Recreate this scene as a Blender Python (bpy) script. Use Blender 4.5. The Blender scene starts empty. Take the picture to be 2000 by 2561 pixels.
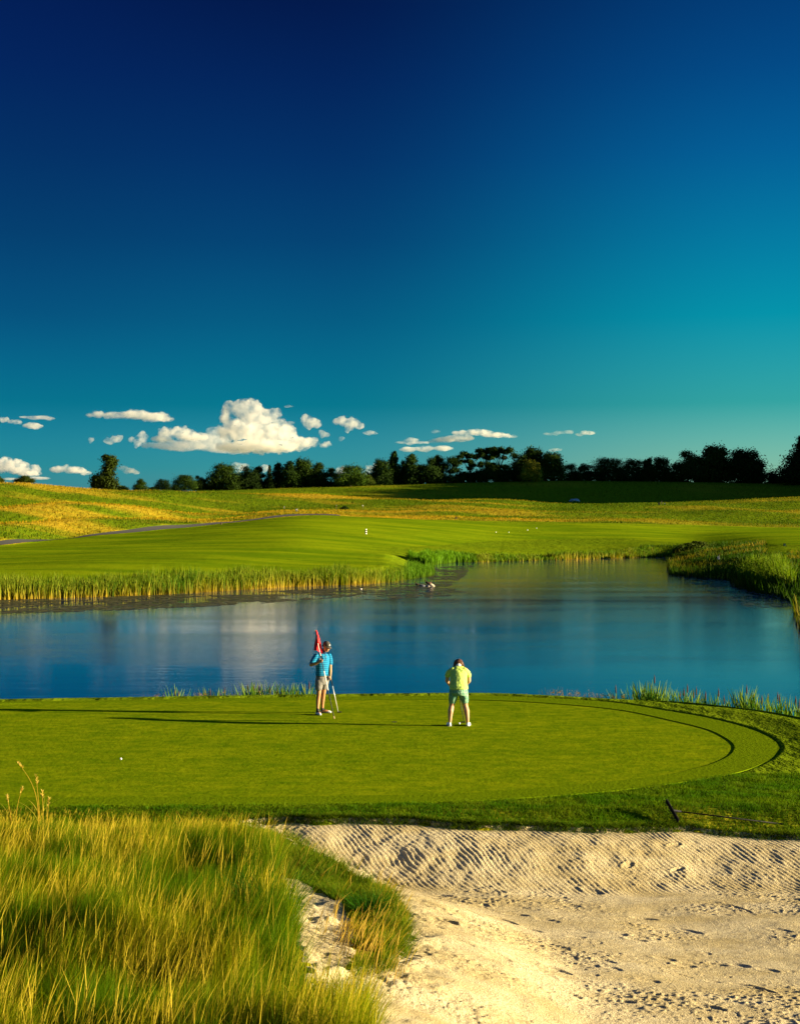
import bpy, bmesh, math, random
import numpy as np
from mathutils import Vector, Matrix, Euler

random.seed(7)
R = np.random.default_rng(11)
F, CX, HY, CZ = 3557.0, 1000.0, 1326.0, 4.56      # focal length in photo pixels, camera height above the green
WL = -1.45                                        # water level
scene = bpy.context.scene
COL = scene.collection

# ------------------------------------------------------------------ helpers
def link(o, parent=None):
    COL.objects.link(o)
    if parent is not None:
        o.parent = parent
    return o

def tag(o, label=None, cat=None, group=None, kind=None):
    if label: o['label'] = label
    if cat: o['category'] = cat
    if group: o['group'] = group
    if kind: o['kind'] = kind
    return o

def empty(name, loc, rz=0, **k):
    o = bpy.data.objects.new(name, None)
    o.location = loc
    o.rotation_euler = (0, 0, rz)
    o.empty_display_size = .2
    link(o)
    return tag(o, **k)

def fast_mesh(name, V, faces_list, smooth=False, col=None):
    """V (N,3); faces_list = list of int arrays (M,k)"""
    me = bpy.data.meshes.new(name)
    V = np.asarray(V, dtype=np.float32)
    me.vertices.add(len(V))
    me.vertices.foreach_set('co', V.ravel())
    loops = np.concatenate([f.ravel() for f in faces_list]).astype(np.int32)
    tot = np.concatenate([np.full(len(f), f.shape[1], dtype=np.int32) for f in faces_list])
    start = np.concatenate([[0], np.cumsum(tot)[:-1]]).astype(np.int32)
    me.loops.add(len(loops))
    me.loops.foreach_set('vertex_index', loops)
    me.polygons.add(len(tot))
    me.polygons.foreach_set('loop_start', start)
    me.polygons.foreach_set('loop_total', tot)
    me.polygons.foreach_set('use_smooth', np.full(len(tot), smooth, dtype=bool))
    if col is not None:
        a = me.color_attributes.new('Col', 'FLOAT_COLOR', 'POINT')
        c = np.ones((len(V), 4), dtype=np.float32)
        c[:, :3] = col
        a.data.foreach_set('color', c.ravel())
    me.update(calc_edges=True)
    me.validate()
    return me

def obj(name, me, mat=None, parent=None, **k):
    o = bpy.data.objects.new(name, me)
    if mat is not None and len(me.materials) == 0:
        me.materials.append(mat)
    link(o, parent)
    return tag(o, **k)

def wpt(px, py, z):
    """ground point at height z that the photo shows at (px,py)"""
    D = (CZ - z) * F / (py - HY)
    return ((px - CX) / F * D, D)

def hash2(ix, iy, s):
    h = (ix.astype(np.int64) * 374761393 + iy.astype(np.int64) * 668265263 + s * 1274126177) & 0x7fffffff
    h = (h ^ (h >> 13)) * 1274126177 & 0x7fffffff
    h = (h ^ (h >> 16)) & 0xffffff
    return h / float(0xffffff)

def vnoise(x, y, s=0):
    ix = np.floor(x); iy = np.floor(y)
    fx = x - ix; fy = y - iy
    fx = fx * fx * (3 - 2 * fx); fy = fy * fy * (3 - 2 * fy)
    a = hash2(ix, iy, s); b = hash2(ix + 1, iy, s); c = hash2(ix, iy + 1, s); d = hash2(ix + 1, iy + 1, s)
    return (a * (1 - fx) + b * fx) * (1 - fy) + (c * (1 - fx) + d * fx) * fy

def fbm(x, y, o=4, s=0):
    t = 0; a = .5
    for i in range(o):
        t = t + a * (vnoise(x, y, s + i * 17) * 2 - 1)
        x = x * 2.03 + 5.1; y = y * 2.03 + 1.7; a *= .5
    return t

def sst(a, b, x):
    t = np.clip((x - a) / (b - a), 0, 1)
    return t * t * (3 - 2 * t)

def sdist(X, Y, poly):
    """signed distance to polygon, negative inside"""
    P = np.asarray(poly, float); Q = np.roll(P, -1, axis=0)
    out = np.empty(len(X)); CH = 60000
    for s in range(0, len(X), CH):
        x = X[s:s + CH, None]; y = Y[s:s + CH, None]
        ex = Q[:, 0] - P[:, 0]; ey = Q[:, 1] - P[:, 1]
        wx = x - P[:, 0]; wy = y - P[:, 1]
        t = np.clip((wx * ex + wy * ey) / (ex * ex + ey * ey + 1e-12), 0, 1)
        d = np.sqrt(((wx - ex * t) ** 2 + (wy - ey * t) ** 2).min(axis=1))
        c = (P[:, 1] > y) != (Q[:, 1] > y)
        xi = ex * (y - P[:, 1]) / np.where(np.abs(ey) < 1e-12, 1e-12, ey) + P[:, 0]
        ins = (np.sum(c & (x < xi), axis=1) % 2) == 1
        out[s:s + CH] = np.where(ins, -d, d)
    return out

def smooth_poly(pts, n=6):
    """closed Catmull-Rom"""
    P = np.asarray(pts, float); N = len(P); out = []
    for i in range(N):
        p0, p1, p2, p3 = P[i - 1], P[i], P[(i + 1) % N], P[(i + 2) % N]
        for j in range(n):
            t = j / n
            out.append(.5 * ((2 * p1) + (p2 - p0) * t + (2 * p0 - 5 * p1 + 4 * p2 - p3) * t * t + (3 * p1 - p0 - 3 * p2 + p3) * t ** 3))
    return np.array(out)

# ------------------------------------------------------------------ materials
def nodes(name):
    m = bpy.data.materials.new(name); m.use_nodes = True
    nt = m.node_tree; nt.nodes.clear()
    out = nt.nodes.new('ShaderNodeOutputMaterial')
    return m, nt, out

def N(nt, typ, ins=None, **props):
    n = nt.nodes.new(typ)
    for k, v in props.items(): setattr(n, k, v)
    for k, v in (ins or {}).items():
        if isinstance(v, bpy.types.NodeSocket): nt.links.new(v, n.inputs[k])
        else: n.inputs[k].default_value = v
    return n

def mix(nt, f, a, b, bt='MIX'):
    n = nt.nodes.new('ShaderNodeMix'); n.data_type = 'RGBA'; n.blend_type = bt
    for i, v in ((0, f), (6, a), (7, b)):
        if isinstance(v, bpy.types.NodeSocket): nt.links.new(v, n.inputs[i])
        elif i == 0: n.inputs[0].default_value = v
        else: n.inputs[i].default_value = (*v, 1) if len(v) == 3 else v
    return n.outputs[2]

def ramp(nt, fac, stops, interp='LINEAR'):
    n = nt.nodes.new('ShaderNodeValToRGB'); r = n.color_ramp; r.interpolation = interp
    while len(r.elements) < len(stops): r.elements.new(.5)
    for e, (p, c) in zip(r.elements, stops):
        e.position = p; e.color = (*c, 1) if len(c) == 3 else c
    nt.links.new(fac, n.inputs[0])
    return n.outputs[0]

def simple(name, col, rough=.6, spec=.3, metal=0, noise=None, bump=None, sheen=0):
    m, nt, out = nodes(name)
    b = N(nt, 'ShaderNodeBsdfPrincipled', {'Base Color': (*col, 1), 'Roughness': rough, 'Specular IOR Level': spec, 'Metallic': metal})
    tc = N(nt, 'ShaderNodeTexCoord')
    sc, amt = noise or (8, .25)
    nz = N(nt, 'ShaderNodeTexNoise', {'Vector': tc.outputs['Object'], 'Scale': sc, 'Detail': 4})
    c = mix(nt, nz.outputs[0], tuple(x * (1 - amt) for x in col), tuple(min(1, x * (1 + amt)) for x in col))
    nt.links.new(c, b.inputs['Base Color'])
    if bump:
        bz = N(nt, 'ShaderNodeTexNoise', {'Vector': tc.outputs['Object'], 'Scale': bump[0], 'Detail': 5})
        bp = N(nt, 'ShaderNodeBump', {'Height': bz.outputs[0], 'Strength': 1, 'Distance': bump[1]})
        nt.links.new(bp.outputs[0], b.inputs['Normal'])
    nt.links.new(b.outputs[0], out.inputs[0])
    return m

def leafmat(name, trans=.35, gain=1.0, rough=.6, tcol=(.9, 1, .25)):
    m, nt, out = nodes(name)
    a = N(nt, 'ShaderNodeVertexColor', layer_name='Col')
    b = N(nt, 'ShaderNodeBsdfPrincipled', {'Base Color': a.outputs[0], 'Roughness': rough, 'Specular IOR Level': .03})
    tc = mix(nt, 1.0, a.outputs[0], tcol, 'MULTIPLY')
    t = N(nt, 'ShaderNodeBsdfTranslucent', {'Color': tc})
    mx = N(nt, 'ShaderNodeMixShader', {0: trans, 1: b.outputs[0], 2: t.outputs[0]})
    nt.links.new(mx.outputs[0], out.inputs[0])
    return m

M_blade = leafmat('grass_blade', .4)
M_leaf = leafmat('tree_leaf', .08, tcol=(.8, 1, .2))
M_reed = leafmat('reed_blade', .4)
M_bark = simple('bark', (.06, .045, .03), .9, noise=(6, .5), bump=(14, .03))

# ------------------------------------------------------------------ terrain definition
# green and collar outlines (photo outline taken down to the plane of the green)
g_far = [(0, 1762), (250, 1758), (500, 1755), (800, 1752), (1000, 1751), (1200, 1752), (1341, 1758), (1481, 1769), (1575, 1781), (1669, 1801),
         (1763, 1824), (1810, 1845), (1835, 1866), (1828, 1887), (1800, 1904), (1753, 1920), (1669, 1939), (1575, 1951), (1434, 1965), (1200, 1984), (900, 1992), (500, 1996), (0, 1996)]
GREEN = smooth_poly([wpt(x, y, 0) for x, y in g_far] + [(-10, 24.6), (-14.5, 27), (-16.5, 31), (-15, 35.5)], 5)
c_far = [(0, 1757), (250, 1753), (500, 1749), (740, 1745), (1000, 1742), (1200, 1741), (1341, 1746), (1528, 1758), (1669, 1780), (1763, 1796), (1856, 1819),
         (1917, 1843), (1946, 1866), (1941, 1885), (1917, 1904), (1847, 1932), (1700, 1958), (1500, 1982), (1200, 2003), (900, 2010), (500, 2014), (0, 2016)]
COLLAR = smooth_poly([wpt(x, y, 0) for x, y in c_far] + [(-10.4, 23.9), (-15.4, 26.3), (-17.8, 31), (-15.6, 36.6)], 5)

def lift(X, Y):
    return .34 * sst(.1, -1.7, X) * sst(21.6, 19.6, Y) * sst(12, 14.5, Y)
def rim_z(X, Y):
    return float(lift(np.array(X), np.array(Y)) + np.interp(Y, [-15, 0, 6, 9, 13, 18, 22.5, 23.25], [3.0, 2.95, 1.55, .8, .16, -.06, -.08, 0])
                 - .24 * sst(0, 6.5, np.array(X)) * sst(23.5, 22.7, np.array(Y)) * sst(12, 16, np.array(Y)))
def rpt(px, py, dz=0):
    z = -.1
    for _ in range(25):
        q = wpt(px, py, z + dz); z = .6 * z + .4 * rim_z(*q)
    return wpt(px, py, z + dz)
b_px = [(590, 2056), (720, 2046), (790, 2053), (880, 2049), (1000, 2050), (1130, 2058), (1200, 2062), (1340, 2066), (1440, 2073), (1600, 2074), (1720, 2072), (1870, 2085), (2000, 2092), (2250, 2104)]
b_px2 = [(4200, 2300), (4200, 2900), (1000, 2900), (899, 2561), (872, 2505), (790, 2470), (770, 2440), (874, 2428), (959, 2414), (1000, 2370), (1004, 2319), (985, 2270), (950, 2235), (899, 2205), (829, 2168), (755, 2127), (676, 2092), (606, 2070)]
BUNK = np.array([rpt(x, y) for x, y in b_px] + [wpt(x, y, -.4) for x, y in b_px2[:3]] + [rpt(x, y) for x, y in b_px2[3:]])
HOLLOW_PX = [(698, 2190), (780, 2222), (850, 2262), (885, 2310), (893, 2350), (880, 2400), (880, 2440), (800, 2470), (775, 2440), (740, 2347), (712, 2290)]
HOLLOW = np.array([rpt(x, y, -.04) for x, y in HOLLOW_PX])

shore_px = [(-900, 1512), (-300, 1504), (0, 1500), (200, 1494), (400, 1487), (600, 1475), (700, 1468), (860, 1463), (980, 1456), (1070, 1442), (1078, 1436), (1060, 1424), (1052, 1415), (1090, 1412), (1131, 1407), (1233, 1405),
            (1400, 1400), (1600, 1394), (1672, 1392), (1690, 1400), (1674, 1414), (1684, 1438), (1752, 1446), (1836, 1451), (1842, 1467), (1900, 1484), (1963, 1494), (1998, 1512), (2012, 1560)]
POND = [wpt(x, y, WL) for x, y in shore_px] + [(22, 75), (19.5, 58), (17, 46), (14.6, 40), (12.3, 40.2), (9.5, 42.5), (6, 44.3), (2, 44.8), (-4, 45), (-11, 44), (-30, 44), (-60, 48)]
POND = np.array(POND)

PXC = [-1800, -600, 0, 250, 500, 750, 1000, 1250, 1400, 1550, 1750, 1905, 2000, 2600, 4200]
ROWS = [  # per column: (D, y in photo px) from the shore to beyond the tree line
 [(100,1470),(112,1447),(130,1425),(155,1400),(200,1367),(225,1305),(238,1318),(262,1266),(280,1281),(330,1205),(400,1225),(450,1230),(560,1250)],
 [(110,1465),(118,1447),(135,1428),(158,1405),(200,1367),(225,1300),(238,1316),(262,1266),(280,1281),(330,1204),(400,1222),(450,1230),(560,1250)],
 [(124,1490),(130,1450),(142,1428),(160,1405),(200,1367),(225,1299),(238,1316),(262,1265),(280,1281),(330,1209),(400,1228),(450,1236),(560,1250)],
 [(128,1484),(136,1448),(150,1420),(175,1392),(235,1340),(255,1298),(266,1312),(286,1260),(300,1273),(355,1221),(405,1232),(455,1238),(560,1250)],
 [(134,1478),(142,1445),(160,1415),(190,1380),(265,1318),(280,1308),(290,1317),(312,1284),(326,1292),(380,1235),(420,1246),(470,1227),(580,1240)],
 [(153,1458),(162,1435),(185,1405),(220,1362),(300,1289),(314,1282),(324,1288),(338,1268),(350,1273),(390,1243),(425,1254),(480,1220),(580,1236)],
 [(162,1452),(172,1430),(200,1405),(235,1372),(310,1297),(324,1290),(334,1290),(346,1276),(356,1277),(395,1255),(430,1270),(485,1213),(585,1230)],
 [(268,1402),(278,1390),(290,1375),(305,1352),(332,1304),(342,1293),(351,1293),(362,1276),(371,1277),(400,1254),(435,1268),(490,1206),(590,1225)],
 [(292,1398),(300,1388),(308,1372),(318,1350),(338,1306),(346,1297),(354,1297),(366,1280),(374,1281),(402,1266),(434,1277),(492,1201),(592,1220)],
 [(302,1396),(309,1386),(316,1370),(326,1346),(345,1309),(353,1300),(360,1300),(373,1279),(381,1277),(404,1253),(436,1274),(495,1203),(595,1220)],
 [(168,1446),(200,1418),(235,1395),(300,1364),(362,1314),(368,1304),(374,1303),(386,1281),(392,1277),(408,1254),(440,1272),(498,1205),(598,1220)],
 [(112,1500),(140,1450),(178,1392),(215,1363),(367,1320),(374,1309),(380,1308),(391,1281),(397,1277),(411,1248),(443,1267),(499,1211),(600,1227)],
 [(96,1548),(125,1458),(165,1400),(215,1362),(368,1322),(376,1311),(382,1309),(393,1281),(399,1277),(412,1246),(445,1265),(500,1216),(600,1228)],
 [(80,1560),(110,1465),(150,1400),(210,1358),(368,1325),(376,1314),(382,1310),(393,1283),(399,1279),(412,1244),(445,1262),(500,1212),(600,1228)],
 [(60,1600),(90,1480),(140,1400),(210,1350),(368,1325),(376,1314),(382,1310),(393,1283),(399,1279),(412,1244),(445,1262),(500,1212),(600,1228)]]
RW = np.array(ROWS, float)
RW[:, :, 0] *= np.array([1, 1.02, 1.06, 1.15, 1.35, 1.40, 1.42, 1.48, 1.50, 1.60, 1.62, 1.65, 1.7])   # the far slopes lie well back
RD = RW[:, :, 0]; RZ = CZ - (RW[:, :, 1] - HY) * RD / F

_g = np.arange(-1800, 4201, 10.0)
_k = np.exp(-.5 * (np.arange(-24, 25) * 10 / 55.0) ** 2); _k /= _k.sum()
def _table(A):
    out = np.empty((len(_g), A.shape[1]))
    for j in range(A.shape[1]):
        v = np.interp(_g, PXC, A[:, j]); v = np.concatenate([np.full(24, v[0]), v, np.full(24, v[-1])])
        out[:, j] = np.convolve(v, _k, 'valid')
    return out
TD = _table(RD); TZ = CZ - (_table(RW[:, :, 1]) - HY) * TD / F
def loft_at(px):
    """knot depths and heights at photo column px, smooth across columns"""
    px = np.clip(px, -1790, 4180); f = (px + 1800) / 10.0
    i = f.astype(int); t = (f - i)[:, None]
    return TD[i] * (1 - t) + TD[i + 1] * t, TZ[i] * (1 - t) + TZ[i + 1] * t

def H_far(X, Y):
    out = np.empty(len(X)); CH = 100000
    for s in range(0, len(X), CH):
        x = X[s:s + CH]; y = np.maximum(Y[s:s + CH], 1.0)
        Dk, Zk = loft_at(CX + F * x / y)
        h = np.diff(Dk, axis=1); d = np.diff(Zk, axis=1) / h
        m = np.zeros_like(Zk)
        same = d[:, 1:] * d[:, :-1] > 0
        m[:, 1:-1] = np.where(same, 2 * d[:, 1:] * d[:, :-1] / (d[:, 1:] + d[:, :-1] + 1e-9 * np.sign(d[:, 1:])), 0)
        m[:, 0] = d[:, 0]; m[:, -1] = 0
        yc = np.clip(y, Dk[:, 0], Dk[:, -1])
        k = np.clip((yc[:, None] >= Dk).sum(axis=1) - 1, 0, Dk.shape[1] - 2)[:, None]
        g = lambda A, q: np.take_along_axis(A, q, 1)[:, 0]
        hh = g(h, k); t = (yc - g(Dk, k)) / hh
        z = (2 * t ** 3 - 3 * t ** 2 + 1) * g(Zk, k) + (t ** 3 - 2 * t ** 2 + t) * hh * g(m, k) + (-2 * t ** 3 + 3 * t ** 2) * g(Zk, k + 1) + (t ** 3 - t ** 2) * hh * g(m, k + 1)
        over = np.maximum(0, y - Dk[:, -1])
        z = z - np.minimum(over * .02, 14)
        out[s:s + CH] = z
    return out

def H_near(X, Y, full=True):
    zb = np.interp(Y, [-15, 0, 6, 9, 13, 18, 22.5, 23.25], [3.0, 2.95, 1.55, .8, .16, -.06, -.08, 0])
    zb = zb - .24 * sst(0, 6.5, X) * sst(23.5, 22.7, Y) * sst(12, 16, Y)
    zb = zb + .34 * sst(.1, -1.7, X) * sst(21.6, 19.6, Y) * sst(12, 14.5, Y)
    zb = zb + .05 * fbm(X * .7, Y * .7, 3, 3) * sst(24, 22, Y)
    # hollow in the tall grass
    zb = zb - .22 * np.exp(-(((X + 2.3) / 1.0) ** 2 + ((Y - 16.4) / 1.6) ** 2))
    dc = sdist(X, Y, COLLAR)
    dcl = np.clip(dc, -1, 60)
    rise = .040 * sst(-.02, .12, dc) + .02 * sst(.2, 1.2, dc) * sst(20, 26, Y)
    rise = rise + .10 * sst(5.5, 9.5, X) * sst(.1, 1.6, dc) * sst(24, 28, Y)
    cr = .25 + .75 * sst(5, 9.5, X)
    fall = np.maximum(0, dcl - cr)
    fall = np.where(fall < 1.2, fall * fall * .25 / 1.2 , .25 * (fall - .6)) * sst(26, 33, Y + X * .35)
    z = zb + rise * sst(24.5, 29, Y) - fall - .03 * sst(0, .02, -dc)
    return z, dc

def sand_floor(X, Y):
    z = np.interp(Y, [8, 13, 15, 18, 21.4, 24], [-.1, -.55, -.66, -.74, -.74, -.74])
    return z + .08 * fbm(X * .35 + 3, Y * .5, 3, 40) - .04 * sst(1, 6, X) + .045 * np.maximum(0, 3.6 - X) * sst(21.8, 18, Y)

def H(X, Y, sand_low=True):
    X = np.asarray(X, float).ravel(); Y = np.asarray(Y, float).ravel()
    z = np.zeros(len(X))
    near = Y < 62; far = Y > 40
    zn = np.zeros(len(X)); zf = np.zeros(len(X))
    if near.any():
        a, dc = H_near(X[near], Y[near])
        b = Y[near] < 25
        if b.any():
            xb, yb = X[near][b], Y[near][b]
            s = -sdist(xb, yb, BUNK) + .07 * fbm(xb * 3.5, yb * 3.5, 3, 47)
            w = sst(0, 1.95 + .5 * sst(21.8, 18.5, yb) * sst(3.5, .5, xb), s) * .9 + .1 * sst(-.01, .05, s)
            # the bank below the promontory is broader
            ab = a[b]
            ab = ab * (1 - w) + sand_floor(xb, yb) * w
            sh = -sdist(xb, yb, HOLLOW)
            ab = ab - .015 * sst(0, .3, sh)
            if sand_low:
                ab = ab - .06 * np.maximum(sst(.03, .12, s), sst(.03, .12, sh))
            a[b] = ab
        zn[near] = a
    if far.any():
        xf, yf = X[far], Y[far]
        q = H_far(xf, yf)
        amp = sst(60, 200, yf)
        px = CX + F * xf / yf
        Dk, _ = loft_at(px)
        inr = sst(0, 12, yf - Dk[:, 4])               # beyond the fairway
        q = q + amp * (.45 * fbm(xf / 34, yf / 34, 3, 9)) + inr * (.50 * fbm(xf / 19, yf / 22, 3, 19)) * sst(0, 60, Dk[:, 11] + 8 - yf)
        # unseen wooded rise at the right, added and shaped to shade the far slope
        q = q + 2.3 * inr * sst(0, 90, Dk[:, 11] + 8 - yf) * fbm(xf / 58 + yf / 90, yf / 46, 2, 29) + 48 * np.exp(-((xf - 318) / 50) ** 2) * sst(650, 700, yf) * sst(1000, 900, yf)
        zf[far] = q
    t = sst(42, 60, Y)
    z = zn * (1 - t) + zf * t
    d = np.full(len(X), 99.0)
    pm = (Y > 36) & (Y < 340) & (np.abs(X) < 160)
    if pm.any():
        d[pm] = sdist(X[pm], Y[pm], POND)
        wd = 3.0 + 3.5 * sst(60, 120, Y[pm])
        dd = d[pm]
        zz = z[pm]
        base = WL - .12
        up = base + (zz - base) * sst(-.2, 1, dd / wd)
        lo = base - np.minimum(1.4, np.maximum(0, -dd) * .3)
        z[pm] = np.where(dd > -.2 * wd, np.where(dd > 0, up, np.minimum(up, base)), lo)
        z[pm] = np.where(dd < 0, np.minimum(z[pm], lo), z[pm])
    return z

def Hs(x, y):
    return float(H(np.array([x]), np.array([y]))[0])

# ------------------------------------------------------------------ ground sheet
OFF = 14.0
us = np.concatenate([np.linspace(-2.6, -.36, 50), np.linspace(-.355, .355, 640), np.linspace(.36, 2.6, 50)])
ys = np.concatenate([np.linspace(-13, 12, 26), np.linspace(12.2, 23.4, 75), np.linspace(23.46, 41, 200), np.linspace(41.2, 50, 36), np.linspace(51, 95, 30),
                     np.linspace(96, 200, 100), np.linspace(200.8, 340, 190), np.linspace(341, 870, 330), np.linspace(876, 1060, 24), np.geomspace(1100, 9000, 28)])
UU, YY = np.meshgrid(us, ys)
XX = UU * (YY + OFF)
nR, nC = XX.shape
Xf, Yf = XX.ravel(), YY.ravel()
Zf = H(Xf, Yf)
PXf = CX + F * Xf / np.maximum(Yf, 1)
PYf = HY + (CZ - Zf) * F / np.maximum(Yf, 1)

# zone weights baked as attributes: R mown fairway, G dry golden, B bare earth/bank
Dk, Zk = loft_at(PXf)
farm = Yf > 60
inside_fair = farm & (Yf < Dk[:, 4] + 2.8)
mown = np.where(inside_fair, 1.0, 0.0)
shd = np.full(len(Xf), 99.0); pm = (Yf > 36) & (Yf < 340) & (np.abs(Xf) < 160)
shd[pm] = sdist(Xf[pm], Yf[pm], POND)
mown *= sst(3.5, 6.5, shd + 1.2 * fbm(Xf / 5, Yf / 5, 3, 5))
mown *= 1 - .62 * sst(860, 1080, PXf) * sst(Dk[:, 3] + 6, Dk[:, 3] - 4, Yf) * (Yf > 60)
mown *= 1 - .5 * np.exp(-((Yf - Dk[:, 4] + 7) / 5) ** 2) * sst(420, 700, PXf)
# right bank is rough grass
bank = sst(1700, 1780, PXf) * sst(300, 250, Yf) * (Yf > 60) * (1 - sst(1912, 1922, PXf) * sst(205, 208, Yf))
mown *= 1 - bank
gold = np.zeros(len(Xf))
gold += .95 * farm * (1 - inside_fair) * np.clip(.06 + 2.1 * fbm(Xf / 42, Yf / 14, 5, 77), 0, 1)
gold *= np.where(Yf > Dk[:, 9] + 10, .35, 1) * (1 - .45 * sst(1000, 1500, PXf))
for kk, am in ((5, .9), (7, 1.0), (9, .8)):           # dry fescue on the ridge tops, gold strengthened where the sun leaves relief flat
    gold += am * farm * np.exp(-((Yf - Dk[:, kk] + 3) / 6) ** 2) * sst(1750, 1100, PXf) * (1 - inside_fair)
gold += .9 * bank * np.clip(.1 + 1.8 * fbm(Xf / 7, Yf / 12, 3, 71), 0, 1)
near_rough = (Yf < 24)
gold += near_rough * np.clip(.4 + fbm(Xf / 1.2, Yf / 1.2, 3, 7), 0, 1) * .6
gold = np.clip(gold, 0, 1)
earth = sst(2.2, .2, shd) * (Yf > 60)
idx = np.arange(nR * nC).reshape(nR, nC)
quads = np.stack([idx[:-1, :-1], idx[:-1, 1:], idx[1:, 1:], idx[1:, :-1]], -1).reshape(-1, 4)
gV = np.stack([Xf, Yf, Zf], 1)

m, nt, out = nodes('ground_grass')
va = N(nt, 'ShaderNodeVertexColor', layer_name='Col')
sep = N(nt, 'ShaderNodeSeparateColor', {0: va.outputs[0]})
geo = N(nt, 'ShaderNodeNewGeometry')
def stretched(nt, geo, sc, s=(1, 1, 1)):
    mp = N(nt, 'ShaderNodeMapping', {'Vector': geo.outputs['Position'], 'Scale': s})
    return N(nt, 'ShaderNodeTexNoise', {'Vector': mp.outputs[0], 'Scale': sc, 'Detail': 6, 'Roughness': .62}).outputs[0]
n1 = stretched(nt, geo, .55, (1, .5, 1)); n2 = stretched(nt, geo, .06, (.6, 1.4, 1)); n3 = stretched(nt, geo, 7)
green = mix(nt, n1, (.05, .10, .003), (.17, .25, .006))
green = mix(nt, n2, green, mix(nt, .5, green, (.11, .13, .006)))
goldc = mix(nt, n1, (.26, .19, .012), (.50, .36, .025))
rough = mix(nt, sep.outputs[1], green, goldc)
fair = mix(nt, ramp(nt, n2, [(.38, (0, 0, 0)), (.62, (1, 1, 1))]), (.10, .18, .003), (.20, .27, .004))
fair = mix(nt, mix(nt, .5, n1, n3), mix(nt, .35, fair, (.09, .15, .003)), fair)
c = mix(nt, sep.outputs[0], rough, fair)
c = mix(nt, sep.outputs[2], c, (.06, .045, .02))
b = N(nt, 'ShaderNodeBsdfPrincipled', {'Base Color': c, 'Roughness': .9, 'Specular IOR Level': 0})
inv = N(nt, 'ShaderNodeMath', {0: 1.0, 1: sep.outputs[0]}, operation='SUBTRACT')
dist = N(nt, 'ShaderNodeMath', {0: inv.outputs[0], 1: .5, 2: .10}, operation='MULTIPLY_ADD')
bp = N(nt, 'ShaderNodeBump', {'Height': n1, 'Strength': .8, 'Distance': dist.outputs[0]})
bp2 = N(nt, 'ShaderNodeBump', {'Height': n3, 'Strength': .6, 'Distance': .05, 'Normal': bp.outputs[0]})
nt.links.new(bp2.outputs[0], b.inputs['Normal']); nt.links.new(b.outputs[0], out.inputs[0])
M_ground = m
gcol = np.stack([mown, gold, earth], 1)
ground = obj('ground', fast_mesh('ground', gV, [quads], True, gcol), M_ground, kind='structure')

# fairway: the mown faces as a sheet of their own, 2 cm proud
qm = mown[quads].mean(axis=1) > .5
def sub_sheet(name, sel, dz, mat, col=None, **k):
    q = quads[sel]; used, invx = np.unique(q, return_inverse=True)
    V = gV[used].copy(); V[:, 2] += dz
    return obj(name, fast_mesh(name, V, [invx.reshape(-1, 4)], True, None if col is None else col[used]), mat, **k)
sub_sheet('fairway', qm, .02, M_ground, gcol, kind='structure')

# cart path running along the far side of the fairway
def path_sheet():
    V = []; pxs = np.linspace(-500, 850, 260)
    for px in pxs:
        dk, zk = loft_at(np.array([px])); D0 = dk[0, 4] + 5.6 + .8 * math.sin(px / 90)
        if 285 < px < 345: pass
        for k in range(5):
            D = D0 + (k - 2) * 1.25
            V.append(((px - CX) / F * D, D))
    V = np.array(V); z = H(V[:, 0], V[:, 1]).reshape(-1, 5)
    z = z + .07
    I = np.arange(len(V)).reshape(-1, 5)
    q = np.stack([I[:-1, :-1], I[1:, :-1], I[1:, 1:], I[:-1, 1:]], -1).reshape(-1, 4)
    return fast_mesh('cart_path', np.column_stack([V, z.ravel()]), [q[:, ::-1]], True)
obj('cart_path', path_sheet(), simple('asphalt', (.05, .05, .047), .85, noise=(3, .2)), kind='structure')

# ------------------------------------------------------------------ putting green, fringe
m, nt, out = nodes('green_turf')
geo = N(nt, 'ShaderNodeNewGeometry')
a1 = stretched(nt, geo, .7, (.8, 1.2, 1)); a2 = stretched(nt, geo, 9, (1, 1, 1)); a3 = stretched(nt, geo, 60)
c = mix(nt, ramp(nt, a1, [(.35, (0, 0, 0)), (.68, (1, 1, 1))]), (.125, .215, .002), (.235, .305, .003))
c = mix(nt, ramp(nt, a2, [(.3, (0, 0, 0)), (.7, (1, 1, 1))]), mix(nt, .30, c, (.07, .11, .002)), c)
a4 = stretched(nt, geo, 2.6, (1, 1.15, 1)); c = mix(nt, ramp(nt, a4, [(.35, (0, 0, 0)), (.65, (1, 1, 1))]), mix(nt, .45, c, (.06, .13, .002)), mix(nt, .2, c, (.42, .42, .01)))
c = mix(nt, a3, mix(nt, .35, c, (.05, .08, .002)), c)
b = N(nt, 'ShaderNodeBsdfPrincipled', {'Base Color': c, 'Roughness': .85, 'Specular IOR Level': 0})
bp = N(nt, 'ShaderNodeBump', {'Height': a2, 'Strength': .7, 'Distance': .02})
bp2 = N(nt, 'ShaderNodeBump', {'Height': a3, 'Strength': .6, 'Distance': .004, 'Normal': bp.outputs[0]})
nt.links.new(bp2.outputs[0], b.inputs['Normal']); nt.links.new(b.outputs[0], out.inputs[0])
M_green = m
def rings(poly, inner, zf, n):
    """mesh between outline and inner outline (or its centroid)"""
    P = np.asarray(poly); Q = np.asarray(inner); V = []
    for k in range(n + 1):
        t = k / n; V.append(P * (1 - t) + Q * t)
    V = np.concatenate(V); M_ = len(P); I = np.arange(len(V)).reshape(n + 1, M_)
    J = np.roll(I, -1, 1)
    q = np.stack([I[:-1], J[:-1], J[1:], I[1:]], -1).reshape(-1, 4)
    return V, q
cen = GREEN.mean(axis=0)
V, q = rings(GREEN, cen + (GREEN - cen) * .002, None, 14)
obj('putting_green', fast_mesh('putting_green', np.column_stack([V, np.full(len(V), .004)]), [q[:, ::-1]], True), M_green, kind='structure')
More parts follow.
